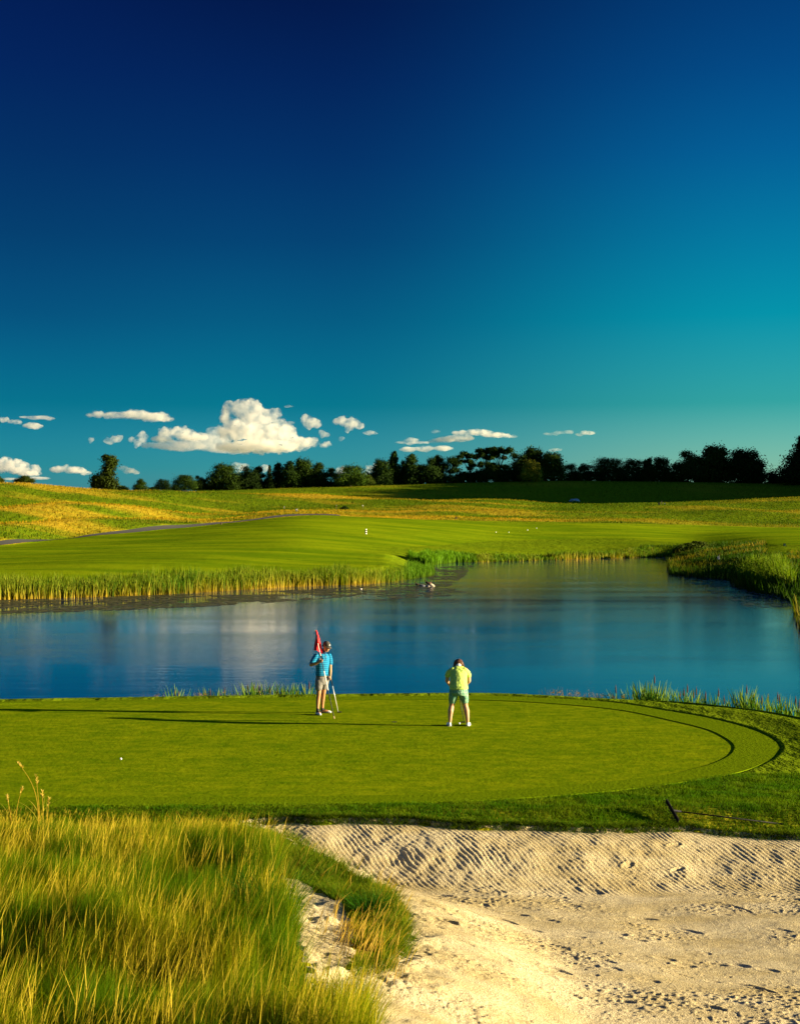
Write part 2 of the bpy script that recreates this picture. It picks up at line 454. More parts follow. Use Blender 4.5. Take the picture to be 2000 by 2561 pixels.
# fringe: nearest collar ring around the green, 15 mm higher cut
Gd = smooth_poly(GREEN[::5], 12)
def near_ring(P, poly, reach):
    """push outline P outwards until it meets poly"""
    nrm = np.roll(P, -1, 0) - np.roll(P, 1, 0); nrm = np.column_stack([nrm[:, 1], -nrm[:, 0]]); nrm /= np.linalg.norm(nrm, axis=1)[:, None]
    if sdist(*(P[:1] + nrm[:1] * .05).T, P)[0] < 0: nrm = -nrm
    lo = np.zeros(len(P)); hi = np.full(len(P), reach)
    for _ in range(24):
        mid = (lo + hi) / 2; Q = P + nrm * mid[:, None]
        s = sdist(Q[:, 0], Q[:, 1], poly) < 0
        lo = np.where(s, mid, lo); hi = np.where(s, hi, mid)
    return P + nrm * (lo + .02)[:, None]
OUTR = near_ring(Gd, COLLAR, 2.5)
V, q = rings(OUTR, Gd, None, 6)
z = np.full(len(V), .018)
nV = len(V); skirt = Gd.copy(); ns = len(skirt)
V2 = np.concatenate([V, skirt]); z2 = np.concatenate([z, np.full(ns, -.01)])
I = np.arange(nV - ns, nV); Jn = np.roll(I, -1); K = np.arange(nV, nV + ns); L = np.roll(K, -1)
sk = np.stack([I, Jn, L, K], -1)
m2, nt, out = nodes('fringe_turf')
geo = N(nt, 'ShaderNodeNewGeometry'); a1 = stretched(nt, geo, 1.2, (1, 2, 1)); a2 = stretched(nt, geo, 16); a3 = stretched(nt, geo, 70)
c = mix(nt, a1, (.12, .20, .002), (.20, .28, .004)); c = mix(nt, a2, mix(nt, .45, c, (.04, .07, .002)), c); c = mix(nt, a3, mix(nt, .4, c, (.03, .06, .002)), c)
b = N(nt, 'ShaderNodeBsdfPrincipled', {'Base Color': c, 'Roughness': .9, 'Specular IOR Level': 0})
bp = N(nt, 'ShaderNodeBump', {'Height': a2, 'Strength': .7, 'Distance': .03}); nt.links.new(bp.outputs[0], b.inputs['Normal'])
nt.links.new(b.outputs[0], out.inputs[0])
V3 = np.concatenate([V2, Gd]); z3 = np.concatenate([z2, np.full(ns, .018)])
O0 = len(V3); V3 = np.concatenate([V3, OUTR, OUTR]); z3 = np.concatenate([z3, np.full(ns, -.12), np.full(ns, .018)]); OK_ = np.arange(O0, O0 + ns); O1 = OK_ + ns
sk = np.concatenate([np.stack([K + ns, L + ns, L, K], -1), np.stack([O1, np.roll(O1, -1), np.roll(OK_, -1), OK_], -1)])
obj('fringe', fast_mesh('fringe', np.column_stack([V3, z3]), [q[:, ::-1], sk], True), m2, kind='structure')

# cup in the green
hx, hy = wpt(986, 1806, 0)
def disc(cx, cy, z, r, n=24):
    a = np.linspace(0, 2 * np.pi, n, endpoint=False)
    V = np.column_stack([cx + r * np.cos(a), cy + r * np.sin(a), np.full(n, z)])
    return V
bm = bmesh.new()
for r0, z0 in ((.062, .0065), (.054, .0075)):
    pass
n = 28
ring = []
for r0, z0 in ((.064, .0060), (.058, .0085), (.054, .0085)):
    ring.append([bm.verts.new((r0 * math.cos(a), r0 * math.sin(a), z0)) for a in np.linspace(0, 2 * math.pi, n, endpoint=False)])
for a_, b_ in zip(ring[:-1], ring[1:]):
    for i in range(n): bm.faces.new((a_[i], a_[(i + 1) % n], b_[(i + 1) % n], b_[i]))
bm.faces.new(ring[-1])
me = bpy.data.meshes.new('golf_hole'); bm.to_mesh(me); bm.free()
o = obj('golf_hole', me, simple('cup_dark', (.008, .007, .004), .9), label='small dark golf hole cut in the green between the man and the woman', cat='golf hole')
o.location = (hx, hy, 0)

# ------------------------------------------------------------------ sand bunker sheet
sx = np.arange(-2.6, 8.3, .018); sy = np.arange(12.6, 23.35, .019)
SX, SY = np.meshgrid(sx, sy); SXf, SYf = SX.ravel(), SY.ravel()
Zs = H(SXf, SYf, sand_low=False)
sdb = -sdist(SXf, SYf, BUNK) + .07 * fbm(SXf * 3.5, SYf * 3.5, 3, 47); sdh = -sdist(SXf, SYf, HOLLOW) + .05 * fbm(SXf * 4, SYf * 4, 3, 48)
face = sst(.02, .12, sdb) * sst(2.0, 1.6, sdb) * sst(19, 20.2, SYf) * sst(-2.2, -.6, SXf)
warp = .09 * fbm(SXf * 1.3, SYf * 1.7, 4, 61)
ph = (SXf + .55 * (SYf - 22) + warp) * 2 * np.pi / .082
gr = np.sin(ph) * (.5 + .5 * vnoise(SXf * 2.2, SYf * 1.5, 5))
det = face * .0085 * gr * np.clip(.55 + .5 * vnoise(SXf * 1.7, SYf * 2.4, 63), 0, 1.3)
det += .005 * face * fbm(SXf * 8 + SYf * 3, SYf * 6, 4, 64)
fl = 1 - face
# combed texture and clods over the floor
det += fl * .0045 * fbm((SXf + .35 * SYf) * 6, SYf * 22, 3, 65)
cl = vnoise(SXf * 24, SYf * 24, 66) * .6 + vnoise(SXf * 48, SYf * 48, 67) * .4
pat = np.clip(.35 + 1.5 * fbm(SXf * .9, SYf * 1.5, 3, 68), .1, 1)
det += .032 * (1 - .6 * face) * pat * np.clip(cl - .5, 0, 1) * 2 * (.6 + .4 * fl)
det += .012 * (1 - .6 * face) * fbm(SXf * 2.5, SYf * 3.5, 3, 69)
det += (sdh > 0) * .06 * fbm(SXf * 5, SYf * 5, 4, 70) + sst(1.2, .2, sdb) * sst(20.5, 19, SYf) * sst(1.2, .2, SXf) * .05 * fbm(SXf * 4, SYf * 4, 4, 72)
def dent(px, py, L, Wd, dep, ang, zg=-.72):
    """one footprint or drag mark pressed into the sand"""
    global det
    cx, cy = wpt(px, py, zg)
    dx, dy = SXf - cx, SYf - cy
    ca, sa = math.cos(ang), math.sin(ang)
    u = (dx * ca + dy * sa) / (L / 2); v = (-dx * sa + dy * ca) / (Wd / 2)
    r = np.sqrt(u ** 2 + v ** 2)
    dep *= .36
    det -= dep * sst(1.15, .72, r) * (1 + .35 * u)
    det += dep * .55 * np.exp(-((r - 1.28) / .2) ** 2)
rd = random.Random(5)
trail = [(1290, 2296), (1370, 2308), (1265, 2320), (1330, 2338), (1440, 2350), (1395, 2378), (1540, 2340), (1590, 2352), (1480, 2408) if 0 else (1660, 2398), (1710, 2412), (1745, 2340) if 0 else (1725, 2320),
         (1790, 2405), (1850, 2408), (1860, 2465), (1905, 2478), (1500, 2420), (1530, 2440), (1620, 2470), (1110, 2245), (1150, 2268), (1235, 2232), (1075, 2325), (1090, 2365), (1125, 2415), (1200, 2268),
         (1180, 2330), (1480, 2225), (1430, 2260), (1610, 2290), (1950, 2320), (1920, 2420), (1390, 2462), (1250, 2485), (1700, 2540), (1775, 2535), (1560, 2530), (1420, 2530), (1150, 2480), (1080, 2440)]
for (px, py) in trail:
    dent(px, py, rd.uniform(.24, .38), rd.uniform(.09, .14), rd.uniform(.02, .042), rd.uniform(-.9, -.2))
dent(1845, 2262, .55, .055, .045, -1.05); dent(1835, 2262, .2, .07, .03, -.8)
dent(1122, 2412, .26, .12, .06, -.7); dent(1112, 2376, .2, .09, .035, -.6)
dent(1570, 2195, .22, .1, .04, .6); dent(1685, 2170, .25, .1, .03, .5); dent(1695, 2195, .22, .08, .05, .4)
for _ in range(30):
    dent(rd.uniform(1000, 2100), rd.uniform(2210, 2600), rd.uniform(.08, .3), rd.uniform(.05, .12), rd.uniform(.006, .02), rd.uniform(-1, .3))
Zs = Zs + det * sst(-.06, .02, np.maximum(sdb, sdh)) + .004
# worn gully on the slope below the grass tongue
gx, gy = wpt(850, 2470, -.5)
okv = (sdb > -.06) | (sdh > -.03)
nr, nc = SX.shape; ii = np.arange(nr * nc).reshape(nr, nc)
qs = np.stack([ii[:-1, :-1], ii[:-1, 1:], ii[1:, 1:], ii[1:, :-1]], -1).reshape(-1, 4)
qs = qs[okv[qs].all(axis=1)]
used, inv_ = np.unique(qs, return_inverse=True)
m, nt, out = nodes('bunker_sand')
geo = N(nt, 'ShaderNodeNewGeometry')
s1 = stretched(nt, geo, 1.1, (.7, 1.6, 1)); s2 = stretched(nt, geo, 45); s3 = stretched(nt, geo, 160)
c = mix(nt, ramp(nt, s1, [(.38, (0, 0, 0)), (.62, (1, 1, 1))]), (.46, .385, .205), (.61, .54, .35))
c = mix(nt, ramp(nt, s2, [(.42, (0, 0, 0)), (.6, (1, 1, 1))]), mix(nt, .5, c, (.30, .21, .08)), c)
b = N(nt, 'ShaderNodeBsdfPrincipled', {'Base Color': c, 'Roughness': .95, 'Specular IOR Level': .1})
bp = N(nt, 'ShaderNodeBump', {'Height': s2, 'Strength': .9, 'Distance': .03})
bp2 = N(nt, 'ShaderNodeBump', {'Height': s3, 'Strength': .6, 'Distance': .006, 'Normal': bp.outputs[0]})
nt.links.new(bp2.outputs[0], b.inputs['Normal']); nt.links.new(b.outputs[0], out.inputs[0])
obj('sand_bunker', fast_mesh('sand_bunker', np.column_stack([SXf, SYf, Zs])[used], [inv_.reshape(-1, 4)], True), m, kind='structure')

# ------------------------------------------------------------------ pond water
m, nt, out = nodes('pond_water')
geo = N(nt, 'ShaderNodeNewGeometry')
w1 = stretched(nt, geo, 5.5, (.5, 1, 1)); w2 = stretched(nt, geo, 1.1, (.35, 1, 1)); w3 = stretched(nt, geo, .06, (.25, 1.6, 1))
calm = ramp(nt, w3, [(.38, (.25, .25, .25)), (.66, (1, 1, 1))])
b = N(nt, 'ShaderNodeBsdfPrincipled', {'Base Color': (.0, .016, .11, 1), 'Roughness': .03, 'IOR': 1.333, 'Specular IOR Level': .34})
d1 = N(nt, 'ShaderNodeMath', {0: calm, 1: .030}, operation='MULTIPLY')
bp = N(nt, 'ShaderNodeBump', {'Height': w1, 'Strength': .22, 'Distance': d1.outputs[0]})
bp2 = N(nt, 'ShaderNodeBump', {'Height': w2, 'Strength': .22, 'Distance': .03, 'Normal': bp.outputs[0]})
nt.links.new(bp2.outputs[0], b.inputs['Normal']); nt.links.new(b.outputs[0], out.inputs[0])
wx = np.linspace(-75, 62, 60); wy = np.concatenate([np.linspace(35, 130, 60), np.linspace(134, 330, 50)])
WX, WY = np.meshgrid(wx, wy); dw = sdist(WX.ravel(), WY.ravel(), POND)
ii = np.arange(WX.size).reshape(WX.shape)
qw = np.stack([ii[:-1, :-1], ii[:-1, 1:], ii[1:, 1:], ii[1:, :-1]], -1).reshape(-1, 4)
qw = qw[(dw[qw] < 5).any(axis=1)]
used, inv_ = np.unique(qw, return_inverse=True)
obj('pond_water', fast_mesh('pond_water', np.column_stack([WX.ravel(), WY.ravel(), np.full(WX.size, WL)])[used], [inv_.reshape(-1, 4)], False), m, kind='structure')

# ------------------------------------------------------------------ blades and ribbons
def ribbons(P, h, w, lean, curl, az, colA, colB, prof=(1, .85, .5, .05), face=None, cexp=1.0, jit=.12):
    """P (n,3) roots; every blade a bent tapering ribbon. Returns V, faces, colours"""
    n = len(P); S = len(prof) - 1
    h = np.broadcast_to(h, n); w = np.broadcast_to(w, n); lean = np.broadcast_to(lean, n); curl = np.broadcast_to(curl, n)
    if face is None: face = R.uniform(0, np.pi, n)
    fx, fy = np.cos(face), np.sin(face); lx, ly = np.cos(az), np.sin(az)
    V = np.empty((n, S + 1, 2, 3)); C = np.empty((n, S + 1, 2, 3))
    j = 1 + R.uniform(-jit, jit, (n, 1))
    for k in range(S + 1):
        t = k / S
        off = h * (lean * t + curl * t * t)
        zz = h * np.sqrt(np.maximum(.02, t * t - .55 * (lean * t + curl * t * t) ** 2)) if k else 0 * h
        c = np.stack([P[:, 0] + lx * off, P[:, 1] + ly * off, P[:, 2] + zz], 1)
        d = np.stack([fx, fy, 0 * fx], 1) * (w * prof[k] * .5)[:, None]
        V[:, k, 0] = c - d; V[:, k, 1] = c + d
        tt = t ** cexp
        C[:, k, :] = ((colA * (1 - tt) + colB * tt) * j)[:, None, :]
    base = (np.arange(n) * (S + 1) * 2)[:, None]
    q = np.concatenate([base + np.array([[2 * k, 2 * k + 1, 2 * k + 3, 2 * k + 2]]) for k in range(S)], 0)
    return V.reshape(-1, 3), q, C.reshape(-1, 3)

class Bag:
    def __init__(s): s.V = []; s.Q = []; s.C = []; s.n = 0
    def add(s, V, q, C):
        s.V.append(V); s.Q.append(q + s.n); s.C.append(C); s.n += len(V)
    def mesh(s, name):
        return fast_mesh(name, np.concatenate(s.V), [np.concatenate(s.Q)], False, np.concatenate(s.C))

def lerpc(a, b, t):
    return np.array(a) * (1 - t[:, None]) + np.array(b) * t[:, None]

def px_of(X, Y, Z):
    return CX + F * X / Y, HY + (CZ - Z) * F / Y

def in_poly_px(px, py, poly): return sdist(px, py, poly) < 0

# --- tall fescue on the near mound
def scatter(n, y0, y1, ex=.30, x0=None, x1=None):
    Y = np.sqrt(R.uniform(y0 ** 2, y1 ** 2, n))
    a = -ex if x0 is None else x0; b_ = ex if x1 is None else x1
    return R.uniform(a, b_, n) * Y, Y

TALL = np.array([(-400, 2032), (300, 2034), (540, 2058), (615, 2094), (690, 2140), (700, 2180), (690, 2217), (706, 2280), (724, 2336), (742, 2347), (720, 2424), (776, 2500), (900, 2545), (930, 2640), (930, 3200), (-400, 3200)])
SHORT = np.array([(585, 2068), (670, 2094), (748, 2132), (829, 2168), (899, 2208), (975, 2243), (1014, 2319), (1000, 2365), (970, 2425), (874, 2436), (872, 2395), (893, 2350), (885, 2310), (850, 2262), (790, 2225), (690, 2190), (640, 2150)])
X, Y = scatter(330000, 10.5, 23.2, x0=-.33, x1=0.02)
Z = H(X, Y); px, py = px_of(X, Y, Z)
k = in_poly_px(px, py, TALL)
X, Y, Z, px, py = X[k], Y[k], Z[k], px[k], py[k]
n = len(X)
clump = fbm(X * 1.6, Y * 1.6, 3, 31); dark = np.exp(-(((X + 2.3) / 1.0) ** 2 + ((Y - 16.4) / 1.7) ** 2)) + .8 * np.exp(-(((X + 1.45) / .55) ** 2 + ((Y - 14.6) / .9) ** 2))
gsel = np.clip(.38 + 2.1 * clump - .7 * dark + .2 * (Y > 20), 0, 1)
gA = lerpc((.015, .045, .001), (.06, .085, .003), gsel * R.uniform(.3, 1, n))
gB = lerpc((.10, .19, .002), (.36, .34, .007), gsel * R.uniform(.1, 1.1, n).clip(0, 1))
hsc = .14 + .86 * sst(22.6, 17.0, Y)
hh = R.uniform(.18, .48, n) * np.clip(1 + .95 * fbm(X * 2.6, Y * 2.6, 3, 32), .35, 2) * hsc
wind = R.normal(.3, 1.1, n) + 2.2 * fbm(X * .9, Y * .9, 2, 36)
bag = Bag()
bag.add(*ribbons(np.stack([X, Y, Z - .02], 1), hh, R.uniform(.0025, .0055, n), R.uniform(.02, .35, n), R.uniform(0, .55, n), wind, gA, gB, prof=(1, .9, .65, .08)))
# golden seed stalks
s = R.random(n) < .046 * (0.25 + 1.5 * gsel)
Ps = np.stack([X, Y, Z - .02], 1)[s]; ns = len(Ps)
gc = lerpc((.34, .27, .012), (.60, .46, .04), R.random(ns))
bag.add(*ribbons(Ps, R.uniform(.36, .74, ns) * hsc[s] ** .8, R.uniform(.0035, .0072, ns), R.uniform(0, .32, ns), R.uniform(-.05, .35, ns), R.normal(.2, 1.0, ns),
                 lerpc((.12, .14, .02), (.3, .22, .03), R.random(ns)), gc, prof=(.22, .2, .2, .25, .75, 1, .55, .1), cexp=.7))
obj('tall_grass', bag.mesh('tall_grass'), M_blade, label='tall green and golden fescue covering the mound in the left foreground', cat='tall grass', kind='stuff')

# --- greener short grass on the tongue between bunker and hollow
bag = Bag()
X, Y = scatter(230000, 15.0, 23.2, x0=-.13, x1=0.01)
Z = H(X, Y); px, py = px_of(X, Y, Z); k = in_poly_px(px, py, SHORT) & (R.random(len(X)) < .55 + .9 * fbm(X * 3, Y * 3, 2, 55) + .3)
X, Y, Z, px, py = X[k], Y[k], Z[k], px[k], py[k]; n = len(X)
tip = sst(900, 960, px) * (py > 2215)
h_ = (R.uniform(.05, .15, n) + .05 * tip) * (.6 + .9 * vnoise(X * 4, Y * 4, 57))
g_ = np.clip(R.random(n) * .6 + (.2 * tip) * R.random(n) + .3 * fbm(X * 2, Y * 2, 2, 3), 0, 1)
bag.add(*ribbons(np.stack([X, Y, Z - .01], 1), h_, R.uniform(.005, .009, n), R.uniform(0, .5, n), R.uniform(0, .7, n), R.uniform(0, 6.28, n),
                 lerpc((.02, .05, .003), (.07, .09, .006), g_), lerpc((.07, .17, .004), (.34, .30, .02), g_), prof=(1, .9, .6, .08)))
# reddish gold seed heads at the tip of the tongue
sel = R.random(n) < (.002 + .018 * tip); P_ = np.stack([X, Y, Z], 1)[sel]; ns = len(P_)
bag.add(*ribbons(P_, R.uniform(.2, .40, ns), .009, R.uniform(.1, .5, ns), R.uniform(0, .5, ns), R.normal(0, .7, ns), lerpc((.15, .16, .01), (.25, .16, .02), R.random(ns)),
                 lerpc((.30, .22, .03), (.50, .33, .05), R.random(ns)), prof=(.2, .2, .3, .7, 1, .6, .1)))
obj('grass_tongue', bag.mesh('grass_tongue'), M_blade, label='short bright green grass with reddish seed tips on the tongue reaching into the sand', cat='grass', kind='stuff')

def tuft(cx, cy, n, r, h, cA, cB, w=.008, spread=.9, rz=-.4):
    bag = Bag(); z0 = Hs(cx, cy)
    a = R.uniform(0, 6.28, n); q = r * np.sqrt(R.random(n))
    P_ = np.stack([cx + q * np.cos(a), cy + q * np.sin(a), np.full(n, z0 + .01)], 1)
    t = R.random(n)
    bag.add(*ribbons(P_, h * R.uniform(.55, 1.1, n), w * R.uniform(.7, 1.2, n), R.uniform(.1, spread * .6, n), R.uniform(.2, spread, n), a + R.normal(0, .5, n), lerpc(cA, cB, t * .3), lerpc(cA, cB, .3 + .7 * t), prof=(.9, 1, .7, .08)))
    return bag
tx, ty = wpt(925, 2392, -.42)
obj('grass_tuft', tuft(tx, ty, 520, .17, .34, (.012, .045, .004), (.05, .17, .008)).mesh('grass_tuft'), M_blade, label='arching dark green grass tuft at the lower tip of the grass tongue', cat='grass tuft', group='grass tufts in the sand')
tx, ty = wpt(800, 2300, -.35)
obj('grass_tuft', tuft(tx, ty, 110, .08, .2, (.02, .05, .004), (.12, .17, .012)).mesh('grass_tuft'), M_blade, label='small sparse grass tuft alone in the middle of the sandy hollow', cat='grass tuft', group='grass tufts in the sand')
tx, ty = wpt(775, 2372, -.3)
obj('grass_tuft', tuft(tx, ty, 45, .05, .1, (.06, .10, .006), (.2, .24, .015)).mesh('grass_tuft'), M_blade, label='tiny yellow green grass tuft low in the sandy hollow beside the tall grass', cat='grass tuft', group='grass tufts in the sand')
tx, ty = wpt(700, 2330, -.1)
bg_ = tuft(tx - .05, ty - .8, 260, .3, .62, (.01, .04, .003), (.04, .14, .006), w=.011, spread=.7)
obj('grass_tuft', bg_.mesh('grass_tuft'), M_blade, label='tall dark broad bladed tuft where the tall grass meets the sandy hollow', cat='grass tuft', group='grass tufts in the sand')

E_ = np.array([rpt(x, y) for x, y in [(690, 2094), (755, 2128), (829, 2170), (899, 2205), (950, 2235), (985, 2270), (1004, 2319), (1000, 2370), (959, 2414), (874, 2430)]])
t_ = R.uniform(0, len(E_) - 1.001, 5200); i_ = t_.astype(int); f_ = (t_ - i_)[:, None]; P_ = E_[i_] * (1 - f_) + E_[i_ + 1] * f_ + R.normal(0, .05, (5200, 2)) + np.column_stack([.10 * (vnoise(t_ * 3, t_ * 0, 3) - .3), .05 * (vnoise(t_ * 4, t_ * 0, 5) - .3)])
g = R.random(5200) * .7; bag = Bag()
bag.add(*ribbons(np.column_stack([P_, H(P_[:, 0], P_[:, 1]) + .02]), R.uniform(.06, .22, 5200) * (.5 + vnoise(t_ * 6, t_ * 0, 9)), .007, R.uniform(.1, .7, 5200), R.uniform(.1, .8, 5200), R.normal(0, 1.2, 5200), lerpc((.02, .06, .003), (.12, .13, .008), g), lerpc((.06, .17, .004), (.40, .34, .03), g), prof=(1, .9, .6, .08)))
obj('edge_grass', bag.mesh('edge_grass'), M_blade, label='ragged grass spilling over the edge of the tongue onto the sand', cat='grass', kind='stuff')
# thin dry stalks on the sand slope
bag = Bag(); PP = []
for cx_, cy_, sp, nn in ((850, 2470, 60, 70), (900, 2520, 90, 120), (830, 2400, 25, 8), (960, 2540, 60, 25), (1010, 2370, 25, 8)):
    for _ in range(nn):
        x_, y_ = wpt(R.normal(cx_, sp * .5), R.normal(cy_, sp * .35), -.35); PP.append((x_, y_, 0))
PP = np.array(PP); PP[:, 2] = H(PP[:, 0], PP[:, 1]) ; ns = len(PP)
bag.add(*ribbons(PP, R.uniform(.15, .5, ns), .009, R.uniform(0, .35, ns), R.uniform(0, .4, ns), R.uniform(-1, 1.2, ns), lerpc((.3, .2, .04), (.45, .3, .06), R.random(ns)), lerpc((.5, .32, .06), (.62, .42, .08), R.random(ns)), prof=(.3, .25, .3, .8, 1, .5, .1)))
obj('dry_stalks', bag.mesh('dry_stalks'), M_blade, label='thin dry golden stalks growing on the sand slope at the bottom', cat='dry grass', kind='stuff')

# tall lone reeds at the left edge of the foreground
def lone_stalk(base, top, bend, label, kind_='plume', n_leaf=2):
    bx, by = wpt(base[0], base[1], -.02); z0 = Hs(bx, by)
    s_ = by / F
    topx = bx + (top[0] - base[0]) * s_; topz = z0 + (base[1] - top[1]) * s_
    root = empty('dry_stalk', (bx, by, z0), label=label, cat='grass stalk', group='tall dry stalks at the left edge')
    pts = []
    for i in range(13):
        t = i / 12
        x = (topx - bx) * (t ** bend[0]); z = (topz - z0) * (t ** bend[1])
        pts.append((x, .02 * math.sin(t * 4), z))
    bag = Bag()
    for rot in (0, 1.57):
        V = []; 
        for i, p in enumerate(pts):
            w_ = .007 * (1 - .6 * i / 12)
            d = np.array([math.cos(rot), math.sin(rot), 0]) * w_
            V += [np.array(p) - d, np.array(p) + d]
        q_ = np.array([[2 * i, 2 * i + 1, 2 * i + 3, 2 * i + 2] for i in range(12)])
        bag.add(np.array(V), q_, np.tile(np.array([.62, .44, .06]), (len(V), 1)))
    obj('stem', bag.mesh('stem'), M_blade, root)
    p = np.array(pts[-1]); p2 = np.array(pts[-3]); dr = (p - p2) / np.linalg.norm(p - p2)
    nn = 26; tt = R.random(nn)
    Pp = p - dr * .13 * tt[:, None]
    bag = Bag(); bag.add(*ribbons(Pp, .05, .012, R.uniform(.1, .5, nn), .3, R.uniform(0, 6.28, nn), lerpc((.5, .36, .06), (.65, .46, .1), R.random(nn)), lerpc((.6, .42, .08), (.75, .55, .14), R.random(nn)), prof=(.5, 1, .2)))
    obj('seed_head', bag.mesh('seed_head'), M_blade, root)
    bag = Bag(); P_ = np.array([pts[1 + i] for i in range(n_leaf)])
    bag.add(*ribbons(P_, R.uniform(.3, .5, n_leaf), .012, R.uniform(.1, .3, n_leaf), .6, R.uniform(-.5, 3.5, n_leaf), np.tile([.4, .36, .03], (n_leaf, 1)), np.tile([.6, .46, .06], (n_leaf, 1)), prof=(1, 1, .9, .6, .3, .05)))
    obj('leaf_blades', bag.mesh('leaf_blades'), M_blade, root)
lone_stalk((97, 2070), (46, 1898), (2.6, .85), 'tallest dry stalk at the left edge with a drooping tip curving left')
lone_stalk((101, 2075), (92, 1930), (1.2, 1), 'straight thick dry stalk rising just right of the drooping tallest one', n_leaf=3)
lone_stalk((30, 2060), (18, 1978), (1.3, 1), 'short dry stalk nearest the left edge with a ragged brownish head')
lone_stalk((40, 2065), (59, 1960), (2.6, 1), 'thin dry stalk near the left edge curling over to the right', n_leaf=1)
lone_stalk((108, 2055), (107, 1966), (1, 1), 'slender upright dry stalk right of the thick straight one', n_leaf=1)
lone_stalk((118, 2050), (124, 1984), (1.6, .9), 'rightmost slender dry stalk with a small bent tip at left edge', n_leaf=1)

# --- short dense rough round the green
def rough_patch(name, n, cond, y0, y1, x0, x1, hr, wr, label):
    X, Y = scatter(n, y0, y1, x0=x0, x1=x1)
    dc = sdist(X, Y, COLLAR); sb = sdist(X, Y, BUNK)
    k = cond(X, Y, dc, sb); X, Y = X[k], Y[k]; Z = H(X, Y); n = len(X)
    px, py = px_of(X, Y, Z)
    g = np.clip(.3 + .9 * fbm(X * 1.8, Y * 3, 3, 91), 0, 1) * R.uniform(.3, 1, n)
    bag = Bag()
    bag.add(*ribbons(np.stack([X, Y, Z - .01], 1), R.uniform(*hr, n) * (.7 + .6 * vnoise(X * 5, Y * 5, 4)), R.uniform(*wr, n), R.uniform(0, .5, n), R.uniform(0, .6, n), R.uniform(0, 6.28, n),
                     lerpc((.02, .05, .001), (.07, .09, .003), g), lerpc((.07, .18, .002), (.24, .30, .006), g), prof=(1, .75, .1)))
    obj(name, bag.mesh(name), M_blade, label=label, cat='grass', kind='stuff')
rough_patch('rough_grass', 210000, lambda X, Y, dc, sb: (dc > .12 * R.random(len(X))) & (sb > -.02 - .10 * vnoise(X * 3, Y * 0, 8) * (X > -2.6)) , 21.8, 26.5, -.31, .31, (.03, .075), (.006, .011), 'dense short rough grass strip between the green and the sand')
rough_patch('rough_grass', 90000, lambda X, Y, dc, sb: (dc > .05) & (dc < 5), 25.5, 42, -.31, .31, (.012, .03), (.008, .014), 'short rough grass on the raised bank behind and right of the green')
# tufts hanging over the bunker lip
bp_ = np.array([rpt(x, y) for x, y in b_px]); t_ = R.uniform(0, len(bp_) - 1.001, 9000); i_ = t_.astype(int); f_ = (t_ - i_)[:, None]
P_ = bp_[i_] * (1 - f_) + bp_[i_ + 1] * f_ + np.column_stack([R.normal(0, .02, 9000), R.normal(.03, .06, 9000) - .10 * vnoise(t_ * 2.2, t_ * 0, 8)])
bag = Bag(); g = R.random(9000)
bag.add(*ribbons(np.column_stack([P_, H(P_[:, 0], P_[:, 1]) + .01]), R.uniform(.05, .12, 9000), .009, R.uniform(0, .6, 9000), .5, R.uniform(0, 6.28, 9000), lerpc((.012, .03, .002), (.05, .06, .004), g), lerpc((.04, .12, .004), (.16, .21, .008), g), prof=(1, .75, .1)))
obj('lip_grass', bag.mesh('lip_grass'), M_blade, label='ragged grass fringe hanging along the top edge of the sand', cat='grass', kind='stuff')

# --- far rough: coarse tufts on the slopes beyond the fairway
n = 270000
X, Y = scatter(n, 250, 840, x0=-.31, x1=.31); px = CX + F * X / Y; dk, zk = loft_at(px)
k = (Y > dk[:, 4] + np.where(px < 860, 9.2, 4)) & (Y < dk[:, 11] + 6) & (R.random(n) < np.where(Y > dk[:, 10], .35, 1))
X, Y, px, dk = X[k], Y[k], px[k], dk[k]; Z = H(X, Y); n = len(X)
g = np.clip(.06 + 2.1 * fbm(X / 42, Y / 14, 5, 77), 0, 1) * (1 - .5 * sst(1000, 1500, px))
for kk in (5, 7, 9): g = g + .8 * np.exp(-((Y - dk[:, kk] + 3) / 6) ** 2) * sst(1750, 1100, px)  # crest fescue gold, strengthened in colour to stand in for relief shading
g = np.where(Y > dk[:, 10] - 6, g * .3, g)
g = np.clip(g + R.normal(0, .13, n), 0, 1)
bag = Bag()
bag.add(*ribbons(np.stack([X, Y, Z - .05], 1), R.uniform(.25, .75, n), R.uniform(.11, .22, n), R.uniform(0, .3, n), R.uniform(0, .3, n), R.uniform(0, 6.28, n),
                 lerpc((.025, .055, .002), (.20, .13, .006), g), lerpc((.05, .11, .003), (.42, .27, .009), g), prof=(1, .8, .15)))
obj('far_fescue', bag.mesh('far_fescue'), M_blade, label='golden and green unmown grass over the slopes beyond the fairway', cat='tall grass', kind='stuff')

